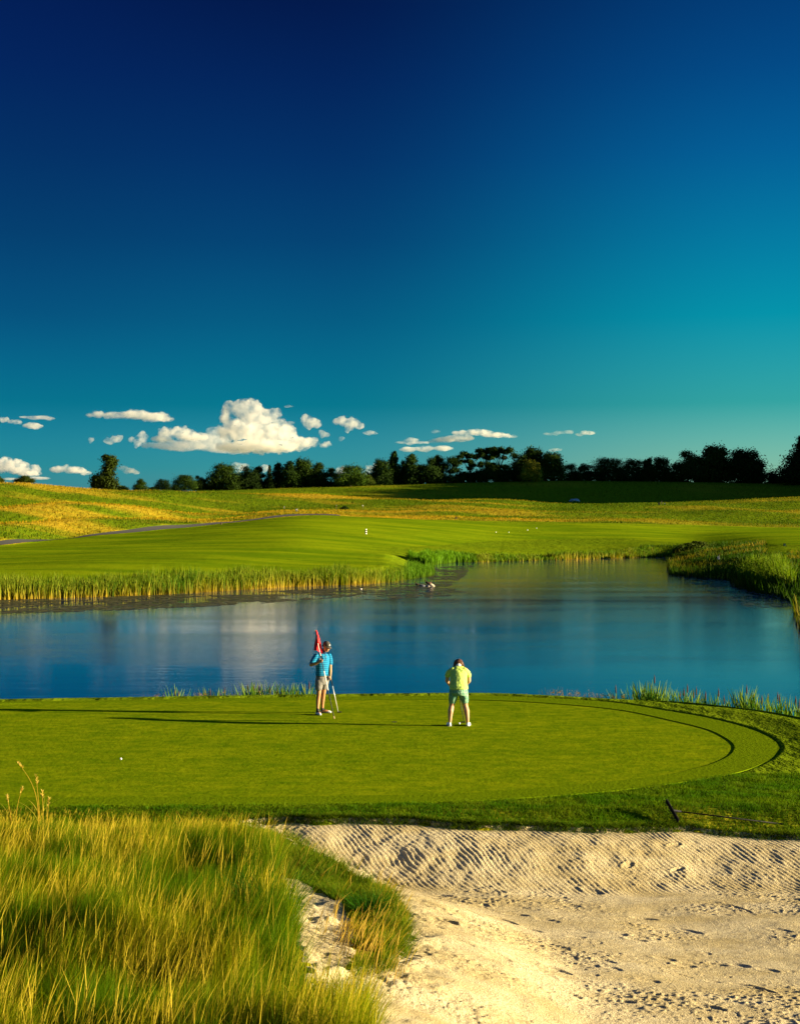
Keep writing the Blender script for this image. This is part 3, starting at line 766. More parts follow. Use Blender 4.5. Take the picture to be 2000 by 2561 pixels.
# --- reed beds along the far shore (cattail stands nobody could count)
SH = np.array([wpt(x, y, WL) for x, y in shore_px])
def along(p0, p1, n):
    """random points along the shore between photo columns index p0..p1 (float indices into shore_px)"""
    t = R.uniform(p0, p1, n); i = np.minimum(t.astype(int), len(SH) - 2); f = (t - i)[:, None]
    P_ = SH[i] * (1 - f) + SH[i + 1] * f
    d = SH[i + 1] - SH[i]; nrm = np.column_stack([-d[:, 1], d[:, 0]]); nrm /= np.linalg.norm(nrm, axis=1)[:, None]
    return P_, nrm, t
def reed_bed(name, p0, p1, n, inland, hr, wr, cA, cB, cA2, cB2, label, drycut=.5, dens=None, cexp=.6):
    P_, nrm, t = along(p0, p1, n)
    if sdist(*(P_[:1] + nrm[:1] * .6).T, POND)[0] < 0: nrm = -nrm
    off = R.uniform(inland[0], inland[1], n)
    P_ = P_ + nrm * off[:, None] + R.normal(0, .12, (n, 2))
    if dens is not None:
        k = R.random(n) < dens(P_, off); P_, off, t = P_[k], off[k], t[k]
    n = len(P_); Z = np.maximum(H(P_[:, 0], P_[:, 1]), WL - .05)
    dry = np.clip((fbm(P_[:, 0] / 3.2, P_[:, 1] * 0 + 3, 3, 22) + R.normal(0, .22, n)) * 2 + drycut, 0, 1)
    hv = R.uniform(*hr, n) * (1 + .4 * fbm(P_[:, 0] / 1.6, P_[:, 1] / 6, 3, 12))
    A = np.array(cA) * (1 - dry[:, None]) + np.array(cA2) * dry[:, None]; B = np.array(cB) * (1 - .35 * dry[:, None]) + np.array(cB2) * .35 * dry[:, None]
    bag = Bag()
    bag.add(*ribbons(np.column_stack([P_, Z - .05]), hv, R.uniform(*wr, n), R.uniform(0, .12, n), R.uniform(0, .22, n), R.uniform(0, 6.28, n), A, B, prof=(.8, 1, .9, .6, .08), cexp=cexp, jit=.3))
    obj(name, bag.mesh(name), M_reed, label=label, cat='reeds', kind='stuff')
reed_bed('reed_bed', 0, 7.6, 44000, (-.7, 3.6), (.95, 1.95), (.05, .10), (.03, .06, .004), (.055, .14, .006), (.50, .33, .04), (.22, .24, .015),
         'long dense reed bed with yellow dead bases along the left far shore', dens=lambda P_, o: .55 + .6 * fbm(P_[:, 0] / 4, P_[:, 1] / 6, 2, 6))
reed_bed('reed_bed', 7.0, 10.6, 6000, (-.4, 3), (.6, 1.5), (.05, .10), (.05, .07, .006), (.08, .18, .008), (.35, .26, .03), (.28, .24, .02),
         'lower green reeds on the point of land left of the pond inlet', drycut=.2)
reed_bed('reed_bed', 12.2, 14.4, 4000, (-.5, 3), (1.0, 1.9), (.10, .2), (.06, .12, .006), (.10, .22, .008), (.3, .26, .03), (.25, .26, .02),
         'bright green reed clump at the back of the inlet in the centre', drycut=.1)
reed_bed('reed_bed', 14.2, 18.0, 9000, (-.5, 5), (.4, 1.0), (.10, .2), (.05, .09, .005), (.07, .15, .006), (.34, .26, .03), (.22, .22, .02),
         'low dark green reeds and shrubs lining the far end of the pond', drycut=0)
reed_bed('reed_bed', 15.9, 16.8, 1200, (-.5, 2.5), (1.2, 1.9), (.12, .2), (.4, .28, .03), (.05, .13, .006), (.5, .33, .04), (.2, .22, .02),
         'taller reed stand with pale stems at the far end of the pond', drycut=.3)
# right bank: rank growth
n = 60000
X = R.uniform(18, 75, n); Y = R.uniform(60, 336, n); px = CX + F * X / Y
ds = sdist(X, Y, POND); k = (ds > -.6) & (px > 1600) & ((px > 1668) | (Y > 285)) & (px < 2150) & (R.random(n) < np.where(ds < 14, 1, .45)) & ~((px > 1915) & (Y > 203))
X, Y, ds, px = X[k], Y[k], ds[k], px[k]; n = len(X); Z = np.maximum(H(X, Y), WL - .05)
g = np.clip(-.1 + .9 * sst(10, 30, ds) + 1.2 * fbm(X / 5, Y / 9, 3, 71), 0, 1)
hv = R.uniform(.3, .8, n) * (1 + .9 * sst(9, 1, ds)) * (1 + .5 * fbm(X / 3, Y / 4, 2, 44))
bag = Bag()
bag.add(*ribbons(np.stack([X, Y, Z - .05], 1), hv, R.uniform(.08, .17, n), R.uniform(0, .3, n), R.uniform(0, .35, n), R.uniform(0, 6.28, n), lerpc((.02, .04, .003), (.22, .15, .015), g), lerpc((.035, .085, .004), (.38, .25, .02), g), prof=(1, .85, .5, .1), jit=.3))
obj('bank_growth', bag.mesh('bank_growth'), M_reed, label='rank dark green and straw coloured growth covering the right bank of the pond', cat='tall grass', kind='stuff')

# leafy shrubs: leaf clouds
def leaf_cloud(lobes, n, size, cA, cB, seed, shell=.55, drop=0.0, hang=0):
    """leaves scattered through ellipsoid lobes: (x,y,z,rx,ry,rz)"""
    r = np.random.default_rng(seed); L = np.array(lobes, float)
    vol = (L[:, 3] * L[:, 4] * L[:, 5]) ** (2 / 3.); pr = vol / vol.sum()
    which = r.choice(len(L), n, p=pr)
    d = r.normal(size=(n, 3)); d /= np.linalg.norm(d, axis=1)[:, None]
    # sub-clumps give an uneven outline
    nc_ = max(8, n // 60); cd = r.normal(size=(nc_, 3)); cd /= np.linalg.norm(cd, axis=1)[:, None]
    ci = r.integers(0, nc_, n); use = r.random(n) < .8
    d = np.where(use[:, None], cd[ci] + r.normal(0, .20, (n, 3)), d); 
    rad = (shell + (1 - shell) * r.random(n)) * (1 + .16 * np.sin(ci * 12.9)) 
    C = L[which, :3] + d * L[which, 3:6] * rad[:, None]
    nrm = d + r.normal(0, .7, (n, 3)); nrm[:, 2] += .35; nrm /= np.linalg.norm(nrm, axis=1)[:, None]
    t1 = np.cross(nrm, r.normal(size=(n, 3))); t1 /= np.linalg.norm(t1, axis=1)[:, None] + 1e-9
    t2 = np.cross(nrm, t1); s_ = size * r.uniform(.55, 1.25, n)[:, None]
    V = np.stack([C - t1 * s_ * .5, C - t2 * s_ * .32 + t1 * s_ * .05, C + t1 * s_ * .5, C + t2 * s_ * .32], 1)
    c = lerpc(cA, cB, r.random(n) * .7 + .3 * ((ci * 7 % 10) / 10.)) * (1 + r.uniform(-.2, .2, (n, 1)))
    q = np.arange(n * 4).reshape(n, 4)
    return V.reshape(-1, 3), q, np.repeat(c, 4, 0)

def tube_bm(bm, pts, rad, seg=6):
    prev = None
    for i, p in enumerate(pts):
        p = Vector(p)
        a = Vector(pts[min(i + 1, len(pts) - 1)]) - Vector(pts[max(i - 1, 0)])
        if a.length < 1e-6: a = Vector((0, 0, 1))
        a.normalize(); u = a.orthogonal().normalized(); v = a.cross(u)
        if prev:
            # keep the frame from twisting
            u = (pu - a * pu.dot(a)); u = u.normalized() if u.length > 1e-5 else a.orthogonal().normalized(); v = a.cross(u)
        rr = rad[i] if hasattr(rad, '__len__') else rad
        rg = [bm.verts.new(p + (u * math.cos(t) + v * math.sin(t)) * rr) for t in [2 * math.pi * k / seg for k in range(seg)]]
        if prev:
            for k in range(seg): bm.faces.new((prev[k], prev[(k + 1) % seg], rg[(k + 1) % seg], rg[k]))
        else: bm.faces.new(rg[::-1])
        prev = rg; pu = u
    bm.faces.new(prev)

TREE_N = [0]
def tree(px, base_py, top_py, wpx, D, kind, label, cat='tree', cols=((.010, .028, .006), (.035, .075, .008)), group='trees along the far ridge', name='tree', zoff=0, dens=1.0):
    TREE_N[0] += 1; sd = 100 + TREE_N[0] * 7; r = random.Random(sd)
    x, y = (px - CX) / F * D, D
    z = Hs(x, y) + zoff
    hgt = (base_py - top_py) / F * D; W_ = wpx / F * D * (1.08 if kind in ('bush', 'lean', 'cone') else 1.32)
    if px < 860: cols = tuple(tuple(c * .55 for c in k) for k in cols)  # left trees' leaf colours darkened to stand in for backlit shade
    ztop = CZ - (top_py - HY) / F * D
    hgt = max(hgt * .8, ztop - z)
    root = empty(name, (x, y, z), label=label, cat=cat, group=group)
    bm = bmesh.new(); lobes = []
    tr = max(.12, hgt * .022)
    def lobe(fx, fz, rx, rz, ry=None): lobes.append((fx * W_, r.uniform(-.15, .15) * W_, fz * hgt, rx * W_, (ry or rx) * W_, rz * hgt))
    if kind == 'round':
        lobe(0, .66, .36, .28); lobe(-.24, .5, .26, .22); lobe(.25, .48, .26, .22); lobe(.05, .42, .3, .22); lobe(-.1, .8, .2, .17); lobe(.16, .76, .2, .17); lobe(-.3, .3, .2, .18); lobe(.3, .28, .2, .17)
    elif kind == 'open':       # crown broken into clumps with sky between, bare lower trunk
        for i in range(13): lobe(r.uniform(-.36, .36), r.uniform(.34, .86), r.uniform(.14, .24), r.uniform(.08, .14))
        lobe(0, .8, .25, .15); lobe(0, .18, .4, .12)
    elif kind == 'tall':
        lobe(0, .8, .3, .18); lobe(-.08, .6, .4, .2); lobe(.1, .42, .42, .2); lobe(-.1, .25, .42, .18); lobe(.04, .92, .16, .1)
    elif kind == 'flat':       # layered flat-topped crown on long bare limbs
        for i in range(6): lobe(-.38 + .15 * i + r.uniform(-.03, .03), r.uniform(.78, .92), .17, r.uniform(.06, .10))
        for i in range(6): lobe(r.uniform(-.35, .35), r.uniform(.42, .74), .15, .06)
    elif kind == 'lean':
        lobe(.20, .88, .27, .12); lobe(.24, .74, .27, .14); lobe(.16, .6, .28, .14); lobe(.10, .45, .3, .15); lobe(-.10, .27, .34, .18); lobe(.12, .2, .34, .18); lobe(-.33, .36, .14, .09); lobe(-.3, .15, .2, .14); lobe(.38, .84, .12, .06); lobe(.02, .95, .12, .05)
    elif kind == 'cone':
        for i in range(7): lobe(r.uniform(-.05, .05), .12 + .13 * i, .46 - .055 * i, .12)
        lobe(0, .95, .1, .08)
    elif kind == 'bush':
        lobe(0, .45, .38, .42); lobe(-.3, .32, .22, .3); lobe(.28, .34, .24, .3); lobe(.05, .7, .22, .26)
    elif kind == 'wild':
        for i in range(7): lobe(r.uniform(-.33, .33), r.uniform(.2, .78), r.uniform(.16, .28), r.uniform(.13, .2))
        lobe(r.uniform(-.1, .1), .84, .18, .14); lobe(0, .4, .4, .3)
    # normalise so that the crown reaches the photo's top and width
    tb = max(l[2] + l[5] for l in lobes); s_ = hgt / tb
    lobes = [(a, b_, c_ * s_, d, e, f * s_) for a, b_, c_, d, e, f in lobes]
    if kind not in ('bush',):
        for fx in (-.28, 0, .28): lobes.append((fx * W_, r.uniform(-.1, .1) * W_, hgt * r.uniform(.16, .26), W_ * .26, W_ * .26, hgt * (.14 if kind in ('flat', 'open') else .24)))
    xl = min(l[0] - l[3] for l in lobes); xr = max(l[0] + l[3] for l in lobes); xs = W_ * 1.06 / (xr - xl); xo = -(xl + xr) / 2
    lobes = [((a + xo) * xs, b_, c_, d * xs, e, f) for a, b_, c_, d, e, f in lobes]
    th = {'flat': .8, 'open': .7, 'bush': .3, 'cone': .85, 'tall': .8}.get(kind, .6) * hgt
    lean_ = .12 * W_ if kind == 'lean' else r.uniform(-.05, .05) * W_
    tube_bm(bm, [(0, 0, -.3), (lean_ * .2, 0, th * .3), (lean_ * .6, .05, th * .65), (lean_, 0, th)], [tr * 1.5, tr, tr * .75, tr * .35])
    for l in lobes[:9]:
        s0 = min(th * .9, max(th * .25, l[2] * .45)); k_ = s0 / th
        tube_bm(bm, [(lean_ * k_, 0, s0), (l[0] * .55, l[1] * .5, (s0 + l[2]) * .52), (l[0], l[1], l[2])], [tr * .55, tr * .35, tr * .15], 5)
    me = bpy.data.meshes.new('trunk'); bm.to_mesh(me); bm.free()
    obj('trunk', me, M_bark, root)
    nl = int((4200 + (3500 if px < 530 else 0) + W_ * hgt * (27 if kind not in ('flat', 'open') else 17)) * dens)
    lf = min(.95, max(.24, hgt * .042))
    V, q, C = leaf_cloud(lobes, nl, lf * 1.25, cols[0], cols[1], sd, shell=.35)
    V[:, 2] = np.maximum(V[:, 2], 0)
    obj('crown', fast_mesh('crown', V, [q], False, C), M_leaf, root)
    return root

def hit(px, py, D0=60, D1=860):
    D = np.linspace(D0, D1, 1600); X = (px - CX) / F * D; z = H(X, D); y = HY + (CZ - z) * F / D
    m_ = np.minimum.accumulate(y)
    i = int(np.argmax(m_ <= py)); i = i if (m_ <= py).any() else len(D) - 1
    return float(X[i]), float(D[i]), float(z[i])
DK = ((.006, .017, .003), (.024, .052, .005)); OL = ((.022, .04, .005), (.06, .09, .008)); LT = ((.018, .045, .005), (.05, .10, .007)); YL = ((.12, .13, .01), (.30, .29, .02))
def rowD(px, k): return float(loft_at(np.array([float(px)]))[0][0, k])
D9 = lambda px, o=0: rowD(px, 9) + o
D11 = lambda px, o=0: rowD(px, 11) + o
T = [
 (-6, 1207, 1190, 30, D9(0), 'bush', 'small bush cut off by the left edge on the hill crest', 'bush', OL),
 (62, 1208, 1189, 48, D9(60), 'bush', 'wide low bush alone on the bright hill crest at far left', 'bush', OL),
 (261, 1221, 1137, 64, D9(261, 2), 'lean', 'tall leaning lone tree on the left hill with a lower lobe on its left', 'tree', OL),
 (304, 1225, 1214, 34, D9(304, 2), 'bush', 'low dark bush just right of the tall leaning tree', 'bush', DK),
 (351, 1227, 1196, 33, D9(351, 4), 'wild', 'small upright tree standing alone between the low bush and a squarish one', 'tree', LT),
 (407, 1229, 1197, 36, D9(407, 6), 'round', 'small squarish dark tree right of the small upright one on the left hill', 'tree', DK),
 (382, 1229, 1218, 22, D9(382, 8), 'bush', 'tiny dark bush at the left foot of the squarish tree', 'bush', DK),
 (437, 1231, 1215, 26, D9(437, 8), 'bush', 'small dark bush at the left foot of the round green tree', 'bush', DK),
 (461, 1230, 1185, 52, D11(461, -8), 'round', 'round green tree that begins the tree line at its left end', 'tree', LT),
 (496, 1230, 1188, 26, D11(496), 'wild', 'thin small tree right beside the round green tree', 'tree', DK),
 (523, 1229, 1192, 40, D11(523), 'wild', 'low dark tree filling the dip left of the big domed tree', 'tree', DK),
 (560, 1226, 1157, 66, D11(560, -3), 'round', 'big domed tree with a lit green shoulder near the left of the line', 'tree', ((.012, .032, .005), (.06, .11, .008))),
 (616, 1224, 1163, 56, D11(616), 'wild', 'broad dark tree right of the big domed tree', 'tree', DK),
 (650, 1223, 1164, 28, D11(650, 4), 'open', 'narrow dark tree with gaps of sky right of the broad dark one', 'tree', DK),
 (674, 1222, 1162, 26, D11(674, -2), 'cone', 'spiky pointed tree in the left half of the tree line', 'tree', DK),
 (695, 1222, 1156, 30, D11(695, 3), 'tall', 'slender tall tree between the spiky tree and the olive pair', 'tree', DK),
 (724, 1221, 1153, 44, D11(724, -2), 'tall', 'dark left one of a pair of tall olive topped trees', 'tree', ((.010, .03, .004), (.038, .080, .006))),
 (757, 1220, 1145, 50, D11(757), 'round', 'tallest olive topped tree in the left half of the line', 'tree', ((.012, .034, .004), (.052, .098, .007))),
 (796, 1219, 1155, 42, D11(796), 'tall', 'medium olive tree right of the tallest one in the left half', 'tree', ((.012, .034, .004), (.050, .088, .007))),
 (828, 1218, 1168, 36, D11(828), 'open', 'smaller ragged tree just left of the bright round tree', 'tree', ((.012, .034, .004), (.046, .086, .007))),
 (877, 1217, 1161, 68, D11(877, -8), 'round', 'bright green rounded tree standing in front of the line', 'tree', ((.012, .032, .003), (.05, .095, .006))),
 (921, 1216, 1187, 34, D11(921, -4), 'bush', 'low olive tree in the dip right of the bright round tree', 'tree', OL),
 (953, 1215, 1146, 46, D11(953), 'round', 'dark stepped tree left of the narrow pointed one at the middle', 'tree', DK),
 (985, 1215, 1127, 26, D11(985, 3), 'tall', 'narrow pointed tree poking above the middle of the line', 'tree', DK),
 (1006, 1215, 1150, 28, D11(1006, 5), 'wild', 'dark filler tree right below the narrow pointed one', 'tree', DK),
 (1028, 1214, 1134, 42, D11(1028), 'tall', 'dark tree with a rounded knob top right of the narrow pointed one', 'tree', DK),
 (1072, 1213, 1142, 56, D11(1072), 'wild', 'wide see through tree with several thin trunks near the middle', 'tree', DK),
 (1092, 1212, 1137, 32, D11(1092, 8), 'tall', 'slightly higher tree behind the wide see through one', 'tree', DK),
 (1126, 1211, 1140, 52, D11(1126), 'open', 'dark tree with sky gaps low down left of the flat topped trees', 'tree', DK),
 (1176, 1210, 1128, 52, D11(1176, 2), 'flat', 'lower left one of the three flat topped trees', 'tree', DK),
 (1217, 1209, 1117, 42, D11(1217, 3), 'flat', 'middle one of the three flat topped trees', 'tree', DK),
 (1248, 1208, 1118, 50, D11(1248, 1), 'flat', 'right one of the three flat topped trees, with layered shelves of leaves', 'tree', DK),
 (1216, 1209, 1153, 44, D11(1216, -3), 'wild', 'black domed tree under the middle flat topped tree', 'tree', DK),
 (1258, 1208, 1160, 40, D11(1258, -1), 'open', 'thin broken tree under the right flat topped tree', 'tree', DK),
 (1290, 1207, 1129, 52, D11(1290), 'wild', 'massive dark tree left of the small yellow green tree', 'tree', DK),
 (1332, 1206, 1117, 60, D11(1332, 6), 'round', 'highest tree with feathery top behind the small yellow green tree', 'tree', DK),
 (1328, 1206, 1150, 44, D11(1328, -12), 'round', 'small glowing yellow green tree in front of the dark trees', 'tree', YL),
 (1378, 1205, 1129, 58, D11(1378), 'round', 'broad green tree right of the small yellow green tree', 'tree', ((.014, .034, .005), (.055, .095, .008))),
 (1428, 1204, 1158, 44, D11(1428), 'wild', 'low dark tree in the dip right of the broad green one', 'tree', DK),
 (1457, 1204, 1157, 42, D11(1457, 2), 'wild', 'low dark tree touching the left side of the wide mound shaped one', 'tree', DK),
 (1520, 1204, 1143, 84, D11(1520), 'round', 'wide mound shaped dark tree in the right half of the line', 'tree', DK),
 (1581, 1204, 1146, 58, D11(1581), 'round', 'rounded dark tree right of the wide mound shaped one', 'tree', DK),
 (1624, 1204, 1143, 34, D11(1624), 'wild', 'slim gappy tree between two rounded dark ones on the right', 'tree', DK),
 (1652, 1204, 1141, 46, D11(1652), 'round', 'compact round headed tree left of the three big right hand trees', 'tree', DK),
 (1719, 1204, 1125, 76, D11(1719), 'wild', 'leftmost of the three big right hand trees, full of sky gaps', 'tree', ((.012, .028, .005), (.05, .075, .008))),
 (1786, 1205, 1112, 70, D11(1786, 2), 'round', 'middle and tallest of the three big right hand trees', 'tree', ((.012, .03, .005), (.06, .085, .008))),
 (1858, 1206, 1121, 84, D11(1858), 'round', 'rightmost and widest of the three big right hand trees', 'tree', DK),
 (1921, 1209, 1178, 40, D11(1921), 'bush', 'isolated dark bush between the big trees and the right edge tree', 'bush', DK),
 (2012, 1212, 1085, 130, D11(1990, -15), 'cone', 'huge dark pointed tree cut off by the right edge', 'tree', DK),
 (861, 1276, 1266, 20, hit(861, 1276)[1], 'bush', 'small round shrub pair on the golden slope below the trees', 'shrub', DK),
 (1742, 1374, 1352, 60, 300, 'wild', 'dark leafy thicket at the far right corner of the pond', 'thicket', ((.012, .03, .005), (.10, .13, .01))),
 (1700, 1380, 1362, 34, 308, 'bush', 'smaller dark thicket left of the big one at the pond corner', 'thicket', ((.012, .03, .005), (.08, .12, .01))),
]
for (px, by, ty, w_, D_, kd, lb, ct, cl_) in T:
    tree(px, by, ty, w_, D_, kd, lb, ct, cl_, name={'bush': 'bush', 'shrub': 'bush', 'thicket': 'thicket'}.get(ct, 'tree'), group='trees and bushes on the horizon' if ct in ('tree', 'bush') else None)
# dark undergrowth filling the foot of the tree line
lobes = []
rr = random.Random(3)
for i in range(330):
    px = rr.uniform(505, 2050) if i < 230 else rr.uniform(505, 1150)
    D_ = D11(px, rr.uniform(2, 9)); x = (px - CX) / F * D_
    hb = rr.uniform(2.2, 6.0) * (.6 + .4 * math.sin(px / 23.))
    lobes.append((x, D_, 0, rr.uniform(2, 5), rr.uniform(1.5, 3), hb * 1.6))
lz = H(np.array([l[0] for l in lobes]), np.array([l[1] for l in lobes]))
lobes = [(l[0], l[1], z_ + l[5] * .3, l[3], l[4], l[5]) for l, z_ in zip(lobes, lz)]
V, q, C = leaf_cloud(lobes, 90000, 1.05, DK[0], DK[1], 55, shell=.2)
obj('undergrowth', fast_mesh('undergrowth', V, [q], False, C), M_leaf, label='continuous dark undergrowth along the foot of the tree line', cat='undergrowth', kind='stuff')
# unseen wood added on the right-hand rise to extend its shadow, one mass
lobes = []
for i in range(330):
    x = rr.uniform(276, 372); y = rr.uniform(680, 920)
    lobes.append([x, y, 0, rr.uniform(7, 12), rr.uniform(7, 12), rr.uniform(9, 14)])
lz = H(np.array([l[0] for l in lobes]), np.array([l[1] for l in lobes]))
for l, z_ in zip(lobes, lz): l[2] = z_ + 9
V, q, C = leaf_cloud(lobes, 30000, 4.0, DK[0], DK[1], 56, shell=.3)
obj('shade_wood', fast_mesh('shade_wood', V, [q], False, C), M_leaf, label='unseen wood beyond the right edge, added to shade the far slope', cat='wood', kind='stuff')

# bright reed mound on the right bank
def px_blades(name, polypx, D0, D1, n, h, w, cA, cB, label):
    px = R.uniform(min(p[0] for p in polypx), max(p[0] for p in polypx), n * 3); Y = R.uniform(D0, D1, n * 3); X = (px - CX) / F * Y; Z = H(X, Y)
    py = HY + (CZ - Z) * F / Y; k = in_poly_px(px, py, polypx); X, Y, Z = X[k][:n], Y[k][:n], Z[k][:n]; m_ = len(X); g = R.random(m_)
    bag = Bag(); bag.add(*ribbons(np.stack([X, Y, np.maximum(Z, WL) - .05], 1), R.uniform(*h, m_) * (1 + .3 * fbm(X / 2, Y / 3, 2, 8)), R.uniform(*w, m_), R.uniform(0, .2, m_), R.uniform(0, .3, m_), R.uniform(0, 6.28, m_), lerpc(cA[0], cA[1], g), lerpc(cB[0], cB[1], g), prof=(1, 1, .6, .08), jit=.3))
    obj(name, bag.mesh(name), M_reed, label=label, cat='reeds', kind='stuff')
px_blades('reed_bed', np.array([(1848, 1446), (1868, 1420), (1950, 1420), (1965, 1446), (1990, 1470), (1900, 1470), (1850, 1462)]), 110, 200, 6000, (1.3, 2.2), (.07, .13), ((.035, .065, .004), (.08, .09, .01)), ((.08, .16, .006), (.17, .23, .01)), 'bright sunlit reed clump on the shaded right bank')

# floating weed and lily pads on the pond
def pads(name, polys, n, r0, r1, col0, col1, label):
    V = []; Q = []; C = []; c_ = 0
    for poly, frac in polys:
        W_ = np.array([wpt(x, y, WL) for x, y in poly]); m_ = int(n * frac)
        lo, hi = W_.min(0), W_.max(0); P_ = R.uniform(lo, hi, (m_ * 4, 2)); k = sdist(P_[:, 0], P_[:, 1], W_) < 0
        P_ = P_[k]; P_ = P_[sdist(P_[:, 0], P_[:, 1], POND) < -.1]; nz = fbm(P_[:, 0] / 2.5, P_[:, 1] / 5, 3, 14); P_ = P_[nz > -.12][:m_]
        for p in P_:
            r_ = R.uniform(r0, r1); a0 = R.uniform(0, 6.28); ang = a0 + np.linspace(0, 2 * np.pi, 8, endpoint=False); rad = r_ * R.uniform(.75, 1.1, 8)
            V.append(np.column_stack([p[0] + rad * np.cos(ang), p[1] + rad * np.sin(ang), np.full(8, WL + .008 + .012 * R.random())]))
            Q.append(np.arange(8) + c_); c_ += 8
            C.append(np.tile(np.array(col0) * (1 - (t := R.random())) + np.array(col1) * t, (8, 1)))
    obj(name, fast_mesh(name, np.concatenate(V), [np.array(Q)], False, np.concatenate(C)), M_pad, label=label, cat='floating weed', kind='stuff')
M_pad = leafmat('floating_weed', .05, rough=.45)
pads('floating_weed', [([(-200, 1506), (600, 1482), (900, 1468), (900, 1490), (620, 1512), (250, 1528), (-200, 1540)], .62), ([(880, 1466), (1060, 1455), (1130, 1470), (1180, 1486), (900, 1506)], .14),
      ([(1060, 1420), (1180, 1414), (1160, 1440), (1120, 1468), (1085, 1466), (1070, 1440)], .24)], 6500, .10, .38, (.05, .055, .02), (.14, .13, .05), 'brownish green floating weed patches along the left far shore')
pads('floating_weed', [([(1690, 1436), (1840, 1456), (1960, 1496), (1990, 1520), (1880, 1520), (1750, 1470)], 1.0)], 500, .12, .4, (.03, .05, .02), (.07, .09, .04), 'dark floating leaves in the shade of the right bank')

# ------------------------------------------------------------------ near-shore cattails: every plant a thing
M_spike = simple('cattail_brown', (.07, .028, .012), .9, noise=(40, .3))
def shore_D(px, off=.0):
    D = np.linspace(34.5, 48, 136); X = (px - CX) / F * D; s = sdist(X, D, POND)
    i = int(np.argmax(s < off)); return D[i] if (s < off).any() else 44.0
def cattail(px, top, nl, heads, label, lean=0.0, pale=0, group='cattails behind the right side of the green', doff=.2, spread=.12):
    D = shore_D(px, doff); x = (px - CX) / F * D; z = max(Hs(x, D), WL - .05)
    ht = CZ - (top - HY) / F * D - z
    root = empty('cattail', (x, D, z), label=label, cat='cattail', group=group)
    nl = int(nl * 2.8); P_ = np.column_stack([R.normal(0, spread, nl), R.normal(0, .12, nl), np.full(nl, -.05)]); g = R.random(nl)
    A = lerpc((.03, .10, .012), (.10, .16, .01), g); B = lerpc((.05, .20, .03), (.26, .34, .02), g)
    if pale: B = lerpc((.5, .38, .15), (.7, .55, .28), g); A = B * .8
    bag = Bag(); bag.add(*ribbons(P_, ht * R.uniform(.6, 1.02, nl), R.uniform(.032, .06, nl), R.uniform(0, .16, nl) , R.uniform(0, .22, nl), np.where(R.random(nl) < .5 + lean, 0, np.pi) + R.normal(0, .5, nl), A, B, prof=(.8, 1, 1, .8, .5, .06), face=R.normal(0, .6, nl)))
    obj('leaves', bag.mesh('leaves'), M_reed, root)
    for (dx, hp) in heads:
        hx_ = dx / F * D; hz = CZ - (hp - HY) / F * D - z
        bm = bmesh.new(); l_ = hx_ * .35
        tube_bm(bm, [(l_, 0, -.05), (hx_ * .8, .02, hz * .5), (hx_, .02, hz - .26)], .006, 5)
        me = bpy.data.meshes.new('stem'); bm.to_mesh(me); bm.free()
        obj('stem', me, M_stem, root)
        bm = bmesh.new(); tl = hx_ * .04
        tube_bm(bm, [(hx_, .02, hz - .27), (hx_, .02, hz - .265), (hx_ + tl, .02, hz - .255), (hx_ + tl * 2, .02, hz - .10), (hx_ + tl * 2, .02, hz - .085), (hx_ + tl * 2.4, .02, hz)], [.005, .014, .018, .018, .012, .003], 8)
        for f in bm.faces: f.smooth = True
        me = bpy.data.meshes.new('seed_head'); bm.to_mesh(me); bm.free()
        obj('seed_head', me, M_spike, root)
M_stem = simple('cattail_stem', (.10, .16, .02), .7)
CR = [(1550, 1718, 10, [(-10, 1712)], 'leftmost sparse cattail on the right shore with one head tilting left', -.3),
 (1580, 1714, 10, [(3, 1713)], 'second cattail from the left on the right shore, thin and open'),
 (1606, 1700, 24, [(4, 1722)], 'bushy cattail left of the tallest one on the right shore'),
 (1621, 1703, 18, [(6, 1716)], 'cattail touching the left side of the tallest one'),
 (1637, 1697, 24, [(-1, 1687)], 'tallest cattail, its single brown head highest of all'),
 (1656, 1714, 20, [], 'leafy headless cattail right of the tallest one'),
 (1686, 1718, 16, [(13, 1728)], 'airy cattail in the gap right of the headless leafy one'),
 (1716, 1716, 16, [(-6, 1718), (2, 1710)], 'cattail with two close heads left of the middle of the right stand'),
 (1736, 1722, 22, [(-2, 1724), (4, 1716)], 'dense cattail with heads at leaf height in the middle of the right stand'),
 (1768, 1726, 16, [(-4, 1728)], 'narrow cattail just right of the dense middle one'),
 (1796, 1730, 16, [(0, 1720)], 'cattail with a single pale brown head on a straight stem right of the middle'),
 (1812, 1742, 12, [(-2, 1738)], 'short cattail in the low gap of the right stand'),
 (1836, 1740, 16, [(-2, 1735), (5, 1742)], 'short cattail left of the broad fan shaped one'),
 (1862, 1710, 30, [(4, 1712), (-10, 1728)], 'broad fan shaped cattail, second tallest of the right stand'),
 (1880, 1722, 20, [(4, 1732), (-2, 1752)], 'cattail hugging the right side of the broad fan shaped one'),
 (1911, 1734, 16, [(-6, 1738), (8, 1734)], 'cattail with two heads apart, fourth from the right edge'),
 (1944, 1728, 20, [(0, 1730), (4, 1736)], 'cattail with a thick dark head cluster, third from the right edge'),
 (1968, 1752, 16, [(-2, 1760)], 'low cattail second from the right edge'),
 (1992, 1736, 18, [(-3, 1740), (5, 1748)], 'cattail at the very right edge of the photo')]
for c_ in CR: cattail(*c_[:5], lean=c_[5] if len(c_) > 5 else 0)
